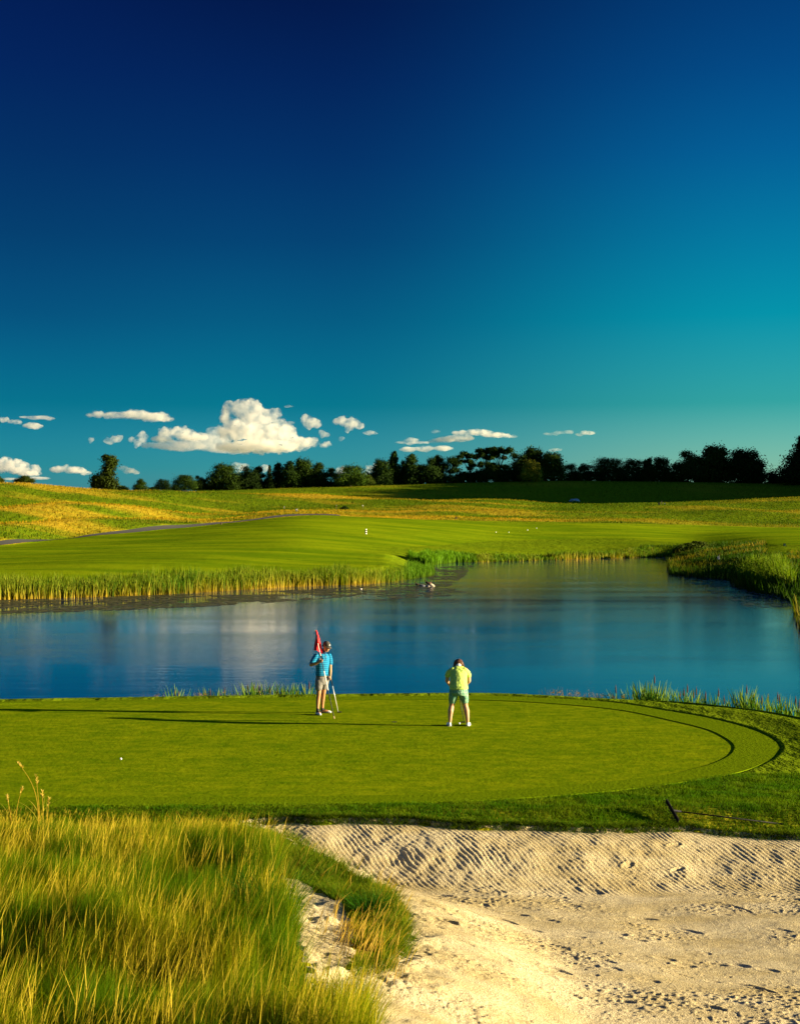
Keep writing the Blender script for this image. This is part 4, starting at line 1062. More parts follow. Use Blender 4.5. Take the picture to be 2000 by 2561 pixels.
CLFT = [(440, 1708, 14, [(-2, 1722), (6, 1726)], 'lone cattail standing apart left of the dry weeds'),
 (524, 1712, 20, [(2, 1720)], 'leafy cattail among brown weeds left of centre'),
 (560, 1716, 12, [(2, 1718)], 'thin cattail with a thick dark head right of the brown weeds'),
 (576, 1722, 10, [], 'sparse low cattail before the tall left group'),
 (606, 1722, 8, [], 'few leaned leaves at the left end of the tall left group'),
 (624, 1698, 22, [(-4, 1710), (10, 1714)], 'tall cattail with two dark heads opening the left group'),
 (646, 1704, 18, [(2, 1712)], 'cattail with one dark head between the tall one and the pale dead one'),
 (660, 1697, 16, [(-3, 1722)], 'spear leaved cattail left of the pale dead one'),
 (674, 1708, 14, [(1, 1716)], 'pale straw coloured dead cattail in the left group'),
 (700, 1702, 14, [], 'cattail with two upright leaves right of the pale dead one'),
 (722, 1703, 26, [(-2, 1722)], 'thick yellow green cattail in the right half of the left group'),
 (748, 1712, 18, [(-4, 1722)], 'second last cattail beside the man, with short heads'),
 (768, 1702, 22, [(-6, 1714), (5, 1702)], 'cattail nearest to the man, at the end of the left group')]
for i, c_ in enumerate(CLFT): cattail(*c_, pale=(i == 8), group='cattails left of the man', doff=.6)

def weeds(name, ranges, n, label):
    bag = Bag()
    for (x0, x1, t0, t1, m_) in ranges:
        for _ in range(m_):
            px = rr.uniform(x0, x1); top = t0 + (t1 - t0) * (px - x0) / (x1 - x0) + rr.uniform(0, 14)
            D = shore_D(px, rr.uniform(.3, .9)); x = (px - CX) / F * D; z = Hs(x, D); ht = CZ - (top - HY) / F * D - z
            k_ = 5; P_ = np.column_stack([R.normal(x, .05, k_), R.normal(D, .05, k_), np.full(k_, z)])
            bag.add(*ribbons(P_, ht * R.uniform(.6, 1, k_), .006, R.uniform(0, .12, k_), .1, R.uniform(0, 6.28, k_), np.tile([.10, .12, .02], (k_, 1)), np.tile([.25, .14, .05], (k_, 1)), prof=(1, 1, 1, .8)))
            q_ = 26; V, q, C = leaf_cloud([(x, D, z + ht * .86, .10, .10, .13), (x + rr.uniform(-.1, .1), D, z + ht * .55, .08, .08, .12)], q_, .035, (.14, .10, .03), (.42, .24, .07), rr.randint(0, 9999), shell=.1)
            bag.add(V, q, C)
    obj(name, bag.mesh(name), M_blade, label=label, cat='dry weeds', kind='stuff')
weeds('dry_weeds', [(235, 430, 1746, 1722, 30), (455, 610, 1722, 1722, 20), (490, 520, 1720, 1720, 6)], 60, 'reddish brown dry weeds on the shore behind the green at left')
weeds('dry_weeds', [(1300, 1375, 1730, 1718, 5), (1370, 1560, 1714, 1728, 44)], 60, 'brown dry weeds on the shore left of the right hand cattails')

# ------------------------------------------------------------------ clouds: closed puffs of vapour far beyond the hills
def vapour(name, dens, col=(.86, .85, .82)):
    m, nt, out = nodes(name)
    tc = N(nt, 'ShaderNodeTexCoord')
    nz = N(nt, 'ShaderNodeTexNoise', {'Vector': tc.outputs['Object'], 'Scale': .022, 'Detail': 4, 'Roughness': .6})
    mr = N(nt, 'ShaderNodeMapRange', {'Value': nz.outputs[0], 'From Min': .40, 'From Max': .58, 'To Min': dens * .12, 'To Max': dens * 1.5})
    v = N(nt, 'ShaderNodeVolumePrincipled', {'Color': (*col, 1), 'Density': mr.outputs[0], 'Anisotropy': .15})
    nt.links.new(v.outputs[0], out.inputs['Volume'])
    return m
V_thick = vapour('cloud_vapour', .011, (.93, .92, .90)); V_thin = vapour('cloud_vapour_thin', .005, (.93, .92, .90))
CD = 7000.0
ctex = bpy.data.textures.new('cloud_lumps', 'CLOUDS'); ctex.noise_scale = 46; ctex.noise_depth = 4
ctex2 = bpy.data.textures.new('cloud_curls', 'CLOUDS'); ctex2.noise_scale = 17; ctex2.noise_depth = 3
def cloud(blobs, label, mat=None, vox=3.6, amp=26, seed=0, D=CD):
    """blobs: (px, py, rx, rz) in photo pixels"""
    D = {1: 7000, 2: 8300, 3: 8700, 4: 9100, 5: 7900, 6: 8600, 7: 6400, 8: 9300, 9: 7700, 10: 9800, 11: 9200, 12: 10600, 13: 8800, 14: 7500, 15: 8000, 16: 6600, 17: 7000, 18: 7400}.get(seed, CD + (seed * 37 % 11 - 4) * 260)
    r = random.Random(seed); s = D / F
    cx = sum(b[0] for b in blobs) / len(blobs); cy = max(b[1] + b[3] for b in blobs)
    ox, oz = (cx - CX) * s, CZ - (cy - HY) * s
    bm = bmesh.new()
    for (px, py, rx, rz) in blobs:
        c = Vector(((px - CX) * s - ox, r.uniform(-.3, .3) * rx * s, CZ - (py - HY) * s - oz))
        M_ = Matrix.Translation(c) @ Matrix.Diagonal((rx * s, max(rx, rz) * s * .8, rz * s, 1))
        bmesh.ops.create_icosphere(bm, subdivisions=3, radius=1, matrix=M_)
        nk = 7 if rx > 10 else 3
        for _ in range(nk):       # secondary puffs on the upper side
            a = r.uniform(0, 6.28); e = r.uniform(-.1, 1.3)
            d = Vector((math.cos(a) * math.cos(e), math.sin(a) * math.cos(e), math.sin(e)))
            k = r.uniform(.28, .46)
            cc = c + Vector((d.x * rx, d.y * max(rx, rz) * .8, d.z * rz)) * s * .85
            rad = min(rx, rz) * s * k
            bmesh.ops.create_icosphere(bm, subdivisions=2, radius=1, matrix=Matrix.Translation(cc) @ Matrix.Diagonal((rad * 1.3, rad * 1.3, rad, 1)))
    me = bpy.data.meshes.new('tmp'); bm.to_mesh(me); bm.free()
    o = bpy.data.objects.new('tmp', me); COL.objects.link(o)
    md = o.modifiers.new('r', 'REMESH'); md.mode = 'VOXEL'; md.voxel_size = vox
    md = o.modifiers.new('d', 'DISPLACE'); md.texture = ctex; md.strength = amp * 1.7; md.mid_level = .5; md.texture_coords = 'LOCAL'
    md = o.modifiers.new('e', 'DISPLACE'); md.texture = ctex2; md.strength = amp * .85; md.mid_level = .5; md.texture_coords = 'LOCAL'
    dg = bpy.context.evaluated_depsgraph_get()
    me2 = bpy.data.meshes.new_from_object(o.evaluated_get(dg)); me2.name = 'cloud'
    bpy.data.objects.remove(o)
    me2.materials.clear()
    ob = obj('cloud', me2, mat or V_thick, label=label, cat='cloud', group='clouds low over the horizon')
    ob.location = (ox, D, oz)
    return ob
cloud([(566, 1045, 14, 34), (580, 1020, 20, 20), (612, 1030, 26, 30), (628, 1010, 12, 12), (640, 1045, 34, 32), (670, 1050, 24, 24), (686, 1036, 12, 14), (610, 1085, 62, 36), (690, 1090, 55, 34), (600, 1118, 60, 16), (660, 1118, 95, 16),
       (740, 1110, 45, 18), (780, 1106, 22, 12), (815, 1112, 16, 6)], 'largest towering white cumulus cloud above the left part of the tree line', seed=1)
cloud([(455, 1082, 34, 14), (420, 1085, 26, 14), (405, 1098, 30, 8), (468, 1090, 36, 13), (505, 1094, 16, 8)], 'broken grey white cloud bank touching the left side of the big cumulus', seed=2, amp=22)
cloud([(520, 1106, 60, 22), (450, 1114, 70, 14), (580, 1122, 70, 12), (390, 1114, 40, 8), (540, 1085, 24, 18)], 'thin flat shaded cloud shelf under the big cumulus', V_thin, seed=3, amp=14)
cloud([(356, 1095, 14, 14), (345, 1112, 12, 8), (332, 1100, 10, 7)], 'small double puff between the cloud bank and the pair at its left', seed=4, amp=14)
cloud([(290, 1100, 16, 9), (272, 1102, 16, 8), (300, 1095, 9, 7)], 'soft oval puff left of the double puff', seed=5, amp=12)
cloud([(229, 1101, 9, 7)], 'tiny round puff at the left end of the low row', seed=6, amp=8, vox=3)
cloud([(245, 1036, 18, 8), (290, 1038, 36, 8), (340, 1038, 40, 11), (385, 1042, 40, 12), (415, 1048, 26, 8), (225, 1038, 14, 5)], 'long smooth lens shaped cloud high above the leaning tree', seed=7, amp=14)
cloud([(95, 1045, 34, 5), (125, 1047, 16, 4), (65, 1043, 16, 3)], 'faint narrow cloud streak high at far left', V_thin, seed=8, amp=8, vox=3.5)
cloud([(12, 1050, 14, 7), (38, 1056, 18, 6), (80, 1065, 24, 8), (98, 1066, 12, 6)], 'cloud streak entering from the left edge, sagging to the right', seed=9, amp=12, vox=3.5)
cloud([(10, 1165, 34, 18), (45, 1170, 34, 18), (85, 1175, 18, 12), (-40, 1165, 40, 20), (70, 1184, 34, 7)], 'low bright cumulus on the horizon at the left edge', seed=10, amp=20)
cloud([(150, 1174, 26, 8), (185, 1176, 32, 9), (215, 1183, 16, 5), (170, 1170, 12, 7)], 'low flat cumulus left of the leaning tree', seed=11, amp=14)
cloud([(95, 1196, 34, 4), (30, 1198, 30, 3)], 'thin low streak just above the hill at far left', V_thin, seed=12, amp=6, vox=3.5)
cloud([(308, 1172, 14, 7), (325, 1178, 20, 7), (340, 1182, 10, 5)], 'small cloud just right of the leaning tree', seed=13, amp=11, vox=3.5)
cloud([(776, 1058, 24, 15), (768, 1048, 14, 11), (790, 1062, 14, 11)], 'round soft puff right of the big cumulus', seed=14, amp=16)
cloud([(850, 1052, 18, 10), (875, 1058, 26, 13), (895, 1064, 16, 10), (872, 1074, 12, 7)], 'bright ragged puff right of the round soft one', seed=15, amp=16)
cloud([(812, 1088, 14, 8), (805, 1082, 10, 6)], 'small puff under the gap between the two round puffs', seed=16, amp=12, vox=3.5)
cloud([(924, 1082, 18, 5), (935, 1084, 12, 4)], 'small low streak right of the ragged puff', V_thick, seed=17, amp=8, vox=3.5)
cloud([(722, 1058, 16, 5)], 'faint little cloud above the right shoulder of the big cumulus', V_thin, seed=18, amp=8, vox=3.5)
cloud([(855, 1097, 10, 6)], 'faint speck of cloud below the ragged puff', V_thin, seed=19, amp=6, vox=3)
cloud([(724, 1016, 14, 3)], 'tiny faint wisp above the right of the big cumulus', V_thin, seed=20, amp=5, vox=3)
cloud([(1155, 1083, 28, 6), (1195, 1082, 40, 7), (1240, 1088, 38, 6), (1275, 1092, 20, 3), (1110, 1100, 34, 6), (1150, 1096, 40, 8), (1085, 1104, 16, 4)], 'long wedge shaped cloud above the middle of the tree line', seed=21, amp=11, vox=3.5)
cloud([(1030, 1100, 22, 5), (1000, 1106, 16, 3), (1035, 1108, 24, 4), (1060, 1107, 14, 3)], 'small layered cloud left of the long wedge', seed=22, amp=8, vox=3.5)
cloud([(1020, 1124, 24, 6), (1060, 1122, 30, 7), (1105, 1122, 26, 6), (1125, 1122, 10, 5)], 'low flat cloud bar beneath the long wedge', seed=23, amp=9, vox=3.5)
cloud([(1090, 1079, 13, 4)], 'very small cloud fleck above the layered cloud', V_thin, seed=24, amp=5, vox=3)
cloud([(1395, 1083, 20, 5), (1420, 1081, 14, 5), (1370, 1085, 16, 3)], 'wispy left half of the pair above the right of the trees', V_thin, seed=25, amp=8, vox=3)
cloud([(1468, 1083, 20, 6), (1450, 1086, 12, 3)], 'brighter right half of the pair above the right of the trees', seed=26, amp=8, vox=3)
cloud([(1388, 1125, 18, 4)], 'faint wisp just over the trees right of the middle', V_thin, seed=27, amp=6, vox=3)
cloud([(600, 1170, 18, 12), (588, 1164, 10, 8), (615, 1166, 10, 8)], 'cream puff peeping over the trees behind the domed tree', seed=28, amp=10, vox=3.5)
cloud([(664, 1172, 14, 10)], 'small puff behind the spiky tree', seed=29, amp=9, vox=3.5)
cloud([(853, 1175, 14, 10), (845, 1185, 14, 8)], 'puff behind the trees left of the bright round tree', seed=30, amp=10, vox=3.5)
cloud([(930, 1172, 16, 10), (915, 1182, 16, 9), (938, 1166, 9, 7)], 'puff rising behind the dip right of the bright round tree', seed=31, amp=10, vox=3.5)

# ------------------------------------------------------------------ small things
def box(bm, c, s, rot=None, bev=0):
    M_ = Matrix.Translation(Vector(c)) @ (rot.to_4x4() if rot else Matrix()) @ Matrix.Diagonal((*s, 1))
    r = bmesh.ops.create_cube(bm, size=1, matrix=M_)
    if bev:
        es = {e for v in r['verts'] for e in v.link_edges}
        bmesh.ops.bevel(bm, geom=list(es), offset=bev, segments=2, affect='EDGES')
def fin(bm, name, smooth=False):
    if smooth:
        for f in bm.faces: f.smooth = True
    me = bpy.data.meshes.new(name); bm.to_mesh(me); bm.free(); return me
WHT = simple('white_paint', (.75, .73, .68), .5); BLK = simple('black_paint', (.012, .012, .014), .5); GRY = simple('grey_metal', (.25, .25, .27), .5)
DGN = simple('dark_green_plastic', (.01, .05, .025), .5); YEL = simple('yellow_paint', (.7, .6, .05), .5); WOOD = simple('weathered_wood', (.14, .10, .06), .9)

x, y, z = hit(915, 1336); s = y / F; r_ = empty('distance_post', (x, y, z), label='short black and white striped distance post standing on the far fairway', cat='post')
for k in range(5):
    bm = bmesh.new(); hh_ = 13 * s / 5
    tube_bm(bm, [(0, 0, hh_ * k + (.0 if k else -.1)), (0, 0, hh_ * (k + 1) - .004)], .20 - .002 * k, 10)
    obj('band', fin(bm, 'band'), WHT if k % 2 == 0 else BLK, r_, label='white band' if k % 2 == 0 else 'black band')

for (px, py, mt, rad, lb) in [(1239.5, 1332.5, WHT, .19, 'leftmost white marker ball on the far fairway edge'), (1271.7, 1332.3, WHT, .17, 'second white marker ball from the left on the far fairway edge'),
                          (1298, 1329, YEL, .10, 'tiny yellow marker among the white ones on the far fairway'), (1318.5, 1327, WHT, .20, 'white marker ball right of the tiny yellow one'), (1341, 1322, WHT, .17, 'highest and rightmost white marker ball on the far fairway')]:
    x, y, z = hit(px, py); bm = bmesh.new()
    bmesh.ops.create_uvsphere(bm, u_segments=12, v_segments=8, radius=rad, matrix=Matrix.Translation((0, 0, rad * .9)) @ Matrix.Diagonal((1, 1, 1.1, 1)))
    tube_bm(bm, [(0, 0, -.1), (0, 0, .03)], rad * .8, 8)
    bmesh.ops.scale(bm, vec=(.75, .75, .75), verts=bm.verts)
    o = obj('fairway_marker', fin(bm, 'fairway_marker', True), mt, label=lb, cat='marker', group='markers on the far fairway'); o.location = (x, y, z)

def post_thing(name, px, base, top, w, mat, label, cat, panel=None, lean=0, cap=None):
    x, y, z = hit(px, base); s = y / F; h_ = (base - top) * s
    root = empty(name, (x, y, z), label=label, cat=cat)
    bm = bmesh.new(); tube_bm(bm, [(0, 0, -.2), (lean * .5, 0, h_ * .5), (lean, 0, h_)], w, 8); obj('post', fin(bm, 'post'), mat, root)
    if panel:
        dx, dz, sx_, sz_, pm_ = panel; bm = bmesh.new(); box(bm, (dx + lean * .8, -w - .04, h_ + dz), (sx_, .05, sz_), bev=.012)
        obj('sign_panel', fin(bm, 'sign_panel'), pm_, root)
    if cap:
        bm = bmesh.new(); box(bm, (lean, 0, h_ + .06), (w * 3, w * 3, .14), bev=.02); obj('cap', fin(bm, 'cap'), cap, root)
def box_thing(name, px, base, top, wpx, mat, lidmat, label, cat, lid=True):
    x, y, z = hit(px, base); s = y / F; h_ = (base - top) * s; w = wpx * s
    root = empty(name, (x, y, z), label=label, cat=cat)
    bm = bmesh.new(); box(bm, (0, 0, h_ * .43 - .04), (w * .9, w * .8, h_ * .86 + .08), bev=.03); obj('body', fin(bm, 'body'), mat, root)
    if lid:
        bm = bmesh.new(); box(bm, (0, 0, h_ * .93 + .003), (w, w * .9, h_ * .14), bev=.03); obj('lid', fin(bm, 'lid'), lidmat, root)
box_thing('utility_box', 741.5, 1279, 1272.5, 5.2, simple('pale_grey', (.5, .47, .45), .6), GRY, 'small pale grey box in the golden grass above the cart path', 'utility box')
post_thing('stake', 841, 1278, 1264, .05, WOOD, 'thin wooden stake with a white cap in the golden slope', 'stake', cap=WHT)
post_thing('field_sign', 907.3, 1272, 1265, .05, WOOD, 'small white square sign on a post right of the thin stake', 'sign', panel=(0, .05, .48, .42, WHT))
post_thing('stake', 710.5, 1272, 1267, .07, GRY, 'short grey stake left of the pale grey box', 'stake', panel=(.1, -.05, .3, .3, simple('pale_panel', (.4, .38, .36), .6)))
box_thing('ground_box', 553, 1312, 1307.5, 5, WOOD, BLK, 'small dark box beside the cart path at left', 'box')
box_thing('ground_box', 1140.5, 1297.5, 1293.5, 5, WOOD, BLK, 'small dark box at the foot of the rough slope in the middle', 'box')
box_thing('litter_bin', 1647, 1262.5, 1256, 4.4, BLK, BLK, 'dark square litter bin on the right hand tee', 'litter bin')
post_thing('tee_post', 1653.4, 1262, 1253, .13, BLK, 'tall dark post between the two bins on the right hand tee', 'post', cap=BLK)
box_thing('litter_bin', 1661, 1262, 1257.5, 2.6, GRY, BLK, 'small grey bin on the right hand tee', 'litter bin')
box_thing('ball_washer', 1960.5, 1365.5, 1359.5, 6, DGN, BLK, 'dark green ball washer on the bright tee at the right edge', 'ball washer')
box_thing('tee_marker', 1965.6, 1366.5, 1364, 2, BLK, BLK, 'tiny dark tee marker at the foot of the green ball washer', 'tee marker', lid=False)
post_thing('warning_sign', 1800, 1411, 1388, .06, BLK, 'leaning dark post with a pale sign on the shaded right bank', 'sign', panel=(-.12, -.45, .3, .45, simple('sign_grey', (.16, .2, .24), .6)), lean=-.22)

# rocks and birds in the pond
def rock_mesh(rx, ry, rz, seed, sub=3, cut=-.15):
    bm = bmesh.new(); bmesh.ops.create_icosphere(bm, subdivisions=sub, radius=1)
    r = random.Random(seed); ofs = r.uniform(0, 50)
    for v in bm.verts:
        p = v.co.copy()
        k = 1 + .22 * math.sin(p.x * 2.3 + ofs) * math.cos(p.y * 2.9 + ofs) + .12 * math.sin(p.z * 5 + p.x * 4 + ofs)
        v.co = Vector((p.x * rx * k, p.y * ry * k, max(cut * rz, p.z * rz * k)))
    return fin(bm, 'rock', False)
ROCK = simple('pale_rock', (.42, .36, .27), .9, noise=(3, .35), bump=(6, .05)); ROCKD = simple('grey_rock', (.09, .10, .12), .9, noise=(3, .35), bump=(5, .05))
def rock(px, py, wpx, hpx, label, mat, D=None, zw=None, seed=1, name='rock'):
    if zw is not None: x, y = wpt(px, py, zw); z = zw
    else: x, y, z = hit(px, py)
    s = y / F
    o = obj(name, rock_mesh(wpx * s / 2, wpx * s / 2.6, hpx * s, seed), mat, label=label, cat='rock'); o.location = (x, y, z); return o
rock(1075, 1466, 21, 6.5, 'pale flat rock in the pond with dark birds resting on it', ROCK, zw=WL, seed=2)
rock(1054, 1465.5, 18, 4, 'low dark wet rock joined to the left of the pale one', ROCKD, zw=WL, seed=3)
rock(1687, 1389, 10, 4, 'pale stones at the far right corner of the pond', ROCK, zw=WL + .1, seed=4)
rock(1434, 1253, 27, 6, 'long grey boulder lying on the shaded hillside', simple('hill_boulder', (.35, .38, .42), .9, noise=(2, .3), bump=(3, .1)), seed=5, name='boulder')

def union_mesh(bm, vox, name, smooth=2, amp=None):
    """one continuous closed surface from overlapping closed pieces"""
    me = bpy.data.meshes.new('tmp'); bm.to_mesh(me); bm.free()
    o = bpy.data.objects.new('tmp', me); COL.objects.link(o)
    md = o.modifiers.new('r', 'REMESH'); md.mode = 'VOXEL'; md.voxel_size = vox; md.use_smooth_shade = True
    if smooth: ms = o.modifiers.new('s', 'SMOOTH'); ms.iterations = smooth; ms.factor = .5
    dg = bpy.context.evaluated_depsgraph_get()
    me2 = bpy.data.meshes.new_from_object(o.evaluated_get(dg)); me2.name = name; me2.materials.clear()
    bpy.data.objects.remove(o)
    return me2
def ell(bm, c, r, rot=None, sub=3):
    M_ = Matrix.Translation(Vector(c)) @ (rot.to_4x4() if rot else Matrix()) @ Matrix.Diagonal((*r, 1))
    bmesh.ops.create_icosphere(bm, subdivisions=sub, radius=1, matrix=M_)
def limb(bm, pts, rad, seg=14):
    """tapering limb with rounded ends"""
    tube_bm(bm, pts, rad, seg)
    for p, r in zip(pts, rad): ell(bm, p, (r, r, r), sub=2)
def loft(bm, secs, yaw=0, seg=24):
    """stack of ellipses (x,y,z,rx,ry) turned by yaw"""
    prev = None; cy_, sy_ = math.cos(yaw), math.sin(yaw)
    for (x, y, z, rx, ry) in secs:
        rg = []
        for k in range(seg):
            t = 2 * math.pi * k / seg; a, b_ = rx * math.cos(t), ry * math.sin(t)
            rg.append(bm.verts.new((x + a * cy_ - b_ * sy_, y + a * sy_ + b_ * cy_, z)))
        if prev:
            for k in range(seg): bm.faces.new((prev[k], prev[(k + 1) % seg], rg[(k + 1) % seg], rg[k]))
        else: bm.faces.new(rg[::-1])
        prev = rg
    bm.faces.new(prev)

BIRD = simple('brown_feathers', (.07, .035, .018), .8, noise=(9, .5))
def bird(px, py, wz, size, yaw, label, zbase):
    x, y = wpt(px, py, zbase)
    bm = bmesh.new()
    ell(bm, (0, 0, .16), (.20, .11, .11), Matrix.Rotation(-.15, 3, 'Y')); ell(bm, (-.2, 0, .19), (.12, .05, .035), Matrix.Rotation(.3, 3, 'Y'))
    limb(bm, [(.12, 0, .2), (.2, 0, .3), (.19, 0, .36)], [.06, .035, .035], 8); ell(bm, (.21, 0, .39), (.06, .042, .045)); limb(bm, [(.25, 0, .385), (.31, 0, .37)], [.02, .012], 6)
    limb(bm, [(.02, .04, .1), (.03, .04, 0)], [.02, .014], 6); limb(bm, [(.02, -.04, .1), (.03, -.04, 0)], [.02, .014], 6)
    o = obj('duck', union_mesh(bm, .012, 'duck', 1), BIRD, label=label, cat='duck', group='ducks resting on the rock in the pond')
    o.location = (x, y, zbase); o.rotation_euler = (0, 0, yaw); o.scale = (size,) * 3
bird(1068, 1461.5, 0, 1.15, 2.6, 'left one of the two brown ducks side by side on the pale rock', WL + .20)
bird(1074.5, 1462, 0, 1.05, .6, 'right one of the two brown ducks side by side on the pale rock', WL + .22)
bird(1043, 1465, 0, .95, 2.9, 'brown duck apart at the left end of the low dark rock', WL + .02)
bm = bmesh.new(); ell(bm, (0, 0, .04), (.15, .10, .06)); ell(bm, (.07, .02, .06), (.07, .06, .05)); 
o = obj('pond_float', union_mesh(bm, .02, 'pond_float'), WHT, label='small white float on the water in front of the reeds', cat='float'); x, y = wpt(902, 1474.5, WL); o.location = (x, y, WL)

# golf balls
M_ball = simple('golf_ball_white', (.8, .8, .8), .35, noise=(3, .02))
def ball(px, py, label):
    x, y = wpt(px, py, .005); bm = bmesh.new(); bmesh.ops.create_icosphere(bm, subdivisions=4, radius=.0225)
    for v in bm.verts:
        p = v.co; d = math.sin(p.x * 900) * math.sin(p.y * 900) * math.sin(p.z * 900 + 1)
        v.co *= 1 - .012 * max(0, d)
    o = obj('golf_ball', fin(bm, 'golf_ball', True), M_ball, label=label, cat='golf ball', group='golf balls on the green'); o.location = (x, y, .027)
ball(1148.5, 1811.5, 'golf ball between the feet of the putting woman')
ball(303, 1900.5, 'golf ball lying alone at the left of the green')

# bunker rake on the grass lip
rk = simple('rake_black', (.012, .012, .014), .7, spec=.1)
def gpt(px, py):
    z = 0.0
    for _ in range(12): q = wpt(px, py, z); z = .5 * z + .5 * Hs(*q)
    return (*wpt(px, py, z), z)
hx_, hy_, z0 = gpt(1684, 2052)
root = empty('bunker_rake', (hx_, hy_, z0), label='black bunker rake lying in the grass above the sand with its head tipped up', cat='rake')
A_ = Vector((-.085, .20, .27)); B_ = Vector((.045, -.16, .0)); 
bm = bmesh.new(); d = (B_ - A_).normalized(); rot = d.to_track_quat('X', 'Z').to_matrix()
box(bm, (A_ + B_) / 2 + Vector((0, 0, .02)), ((B_ - A_).length, .022, .07), rot, .005)
obj('rake_head', fin(bm, 'rake_head'), rk, root)
bm = bmesh.new()
for k in range(13):
    p = A_.lerp(B_, (k + .5) / 13) + Vector((0, 0, .02)); q_ = p + Vector((-.075, -.01, .008)); tube_bm(bm, [p, q_], [.008, .004], 6)
obj('teeth', fin(bm, 'teeth'), rk, root)
ex, ey, ez = gpt(1957, 2058)
bm = bmesh.new(); c0 = (A_ + B_) / 2 + Vector((0, 0, .02)); e_ = Vector((ex - hx_, ey - hy_, ez - z0 - .02)); tube_bm(bm, [c0, c0.lerp(e_, .08)], [.02, .017], 10); obj('socket', fin(bm, 'socket'), simple('rake_grey', (.07, .07, .075), .7), root)
bm = bmesh.new(); tube_bm(bm, [c0.lerp(e_, .075), c0.lerp(e_, .5), e_], [.011, .011, .011], 10); obj('handle', fin(bm, 'handle', True), rk, root)

# ------------------------------------------------------------------ people
SKIN = simple('skin_tan', (.42, .20, .09), .55, noise=(12, .12)); SKINW = simple('skin_light', (.50, .27, .16), .55, noise=(12, .1))
def fingers(bm, base, along_, side, curl, L=.075, r=.0085, thumb_side=1):
    """four unequal bent fingers plus a thumb rooted in the palm at base"""
    al = Vector(along_).normalized(); sd = Vector(side).normalized(); cu = Vector(curl).normalized()
    for i, k in enumerate((.85, 1.0, .94, .76)):
        p0 = Vector(base) + sd * (.026 - .0175 * i)
        p1 = p0 + al * L * k * .45; p2 = p1 + (al * .35 + cu * .9).normalized() * L * k * .33; p3 = p2 + (cu * .7 - al * .6).normalized() * L * k * .28
        limb(bm, [p0, p1, p2, p3], [r, r * .95, r * .85, r * .7], 8)
    t0 = Vector(base) - al * .05 + sd * .032 * thumb_side
    limb(bm, [t0, t0 + (sd * thumb_side * .6 + cu * .5 + al * .5).normalized() * .035, t0 + (sd * thumb_side * .2 + cu * .9 + al * .6).normalized() * .062], [r * 1.25, r * 1.1, r * .85], 8)
def frame(fwd):
    f = Vector(fwd).normalized(); r = f.cross(Vector((0, 0, 1))).normalized(); u = r.cross(f).normalized()
    return Matrix((r, f, u)).transposed()          # local x right, y forward, z up
def head(bm, c, fwd, s=1.0):
    M_ = frame(fwd); c = Vector(c); g = lambda v: c + M_ @ (Vector(v) * s)
    ell(bm, g((0, -.008, .025)), (.076 * s, .096 * s, .092 * s), M_); ell(bm, g((0, .02, -.045)), (.058 * s, .068 * s, .07 * s), M_)
    ell(bm, g((0, .07, -.09)), (.026 * s, .024 * s, .022 * s), M_)                        # chin
    limb(bm, [g((0, .088, .012)), g((0, .112, -.022))], [.009 * s, .014 * s], 8)          # nose
    limb(bm, [g((-.022, .082, -.056)), g((0, .091, -.056)), g((.022, .082, -.056))], [.007 * s, .009 * s, .007 * s], 8)   # mouth
    for sx_ in (-1, 1):
        ell(bm, g((sx_ * .078, -.005, -.01)), (.012 * s, .02 * s, .032 * s), M_)          # ears
        ell(bm, g((sx_ * .03, .078, .012)), (.014 * s, .01 * s, .008 * s), M_)
    return M_, g

# --- the man
mx, my = wpt(805.8, 1788.0, 0)
MAN = empty('person', (mx, my, .004), label='man in a blue striped shirt, grey shorts and dark cap holding the red flag', cat='person')
yaw = math.radians(35)
bm = bmesh.new()
loft(bm, [(0, .1, .80, .15, .11), (0, .1, .95, .16, .115), (0, .1, 1.1, .15, .105), (.0, .1, 1.3, .165, .11), (0, .1, 1.44, .165, .095), (.01, .09, 1.5, .1, .07)], yaw)
limb(bm, [(.0, .1, 1.46), (.04, .075, 1.54), (.08, .04, 1.62)], [.062, .055, .055])
MF, mg = head(bm, (.105, .015, 1.685), (.72, -.62, -.36))
# right arm bent, hand at the pole
limb(bm, [(-.15, -.0, 1.44), (-.22, -.04, 1.34), (-.275, -.07, 1.24)], [.052, .046, .040]); limb(bm, [(-.275, -.07, 1.24), (-.17, -.17, 1.275), (-.065, -.235, 1.325)], [.042, .040, .026])
ell(bm, (-.035, -.250, 1.345), (.042, .022, .045), Matrix.Rotation(.3, 3, 'Y'))
fingers(bm, (-.012, -.262, 1.352), (1, -.35, .1), (.15, 0, 1), (-.1, 1, 0), L=.07, r=.009)
# left arm hanging
limb(bm, [(.155, .2, 1.44), (.185, .19, 1.3), (.19, .15, 1.17)], [.052, .045, .040]); limb(bm, [(.19, .15, 1.17), (.195, .11, 1.05), (.198, .065, .945)], [.041, .037, .025])
ell(bm, (.198, .055, .905), (.022, .040, .045)); fingers(bm, (.198, .045, .885), (.1, -.1, -1), (0, -1, .1), (-1, 0, .1), L=.07, r=.009)
# legs
limb(bm, [(-.075, .055, .90), (-.08, .03, .72), (-.085, .015, .53)], [.088, .078, .056]); limb(bm, [(-.085, .015, .53), (-.105, .05, .38), (-.112, .05, .24), (-.115, .045, .09)], [.054, .056, .044, .034])
limb(bm, [(.055, .15, .90), (.04, .19, .72), (.022, .23, .53)], [.088, .078, .056]); limb(bm, [(.022, .23, .53), (.0, .30, .38), (-.012, .34, .24), (-.02, .38, .09)], [.054, .056, .044, .034])
ell(bm, (-.08, -.02, .045), (.045, .10, .035), Matrix.Rotation(.35, 3, 'Z')); ell(bm, (.05, .35, .045), (.11, .042, .035), Matrix.Rotation(-.2, 3, 'Z'))
obj('body', union_mesh(bm, .0075, 'body', 1), SKIN, MAN)

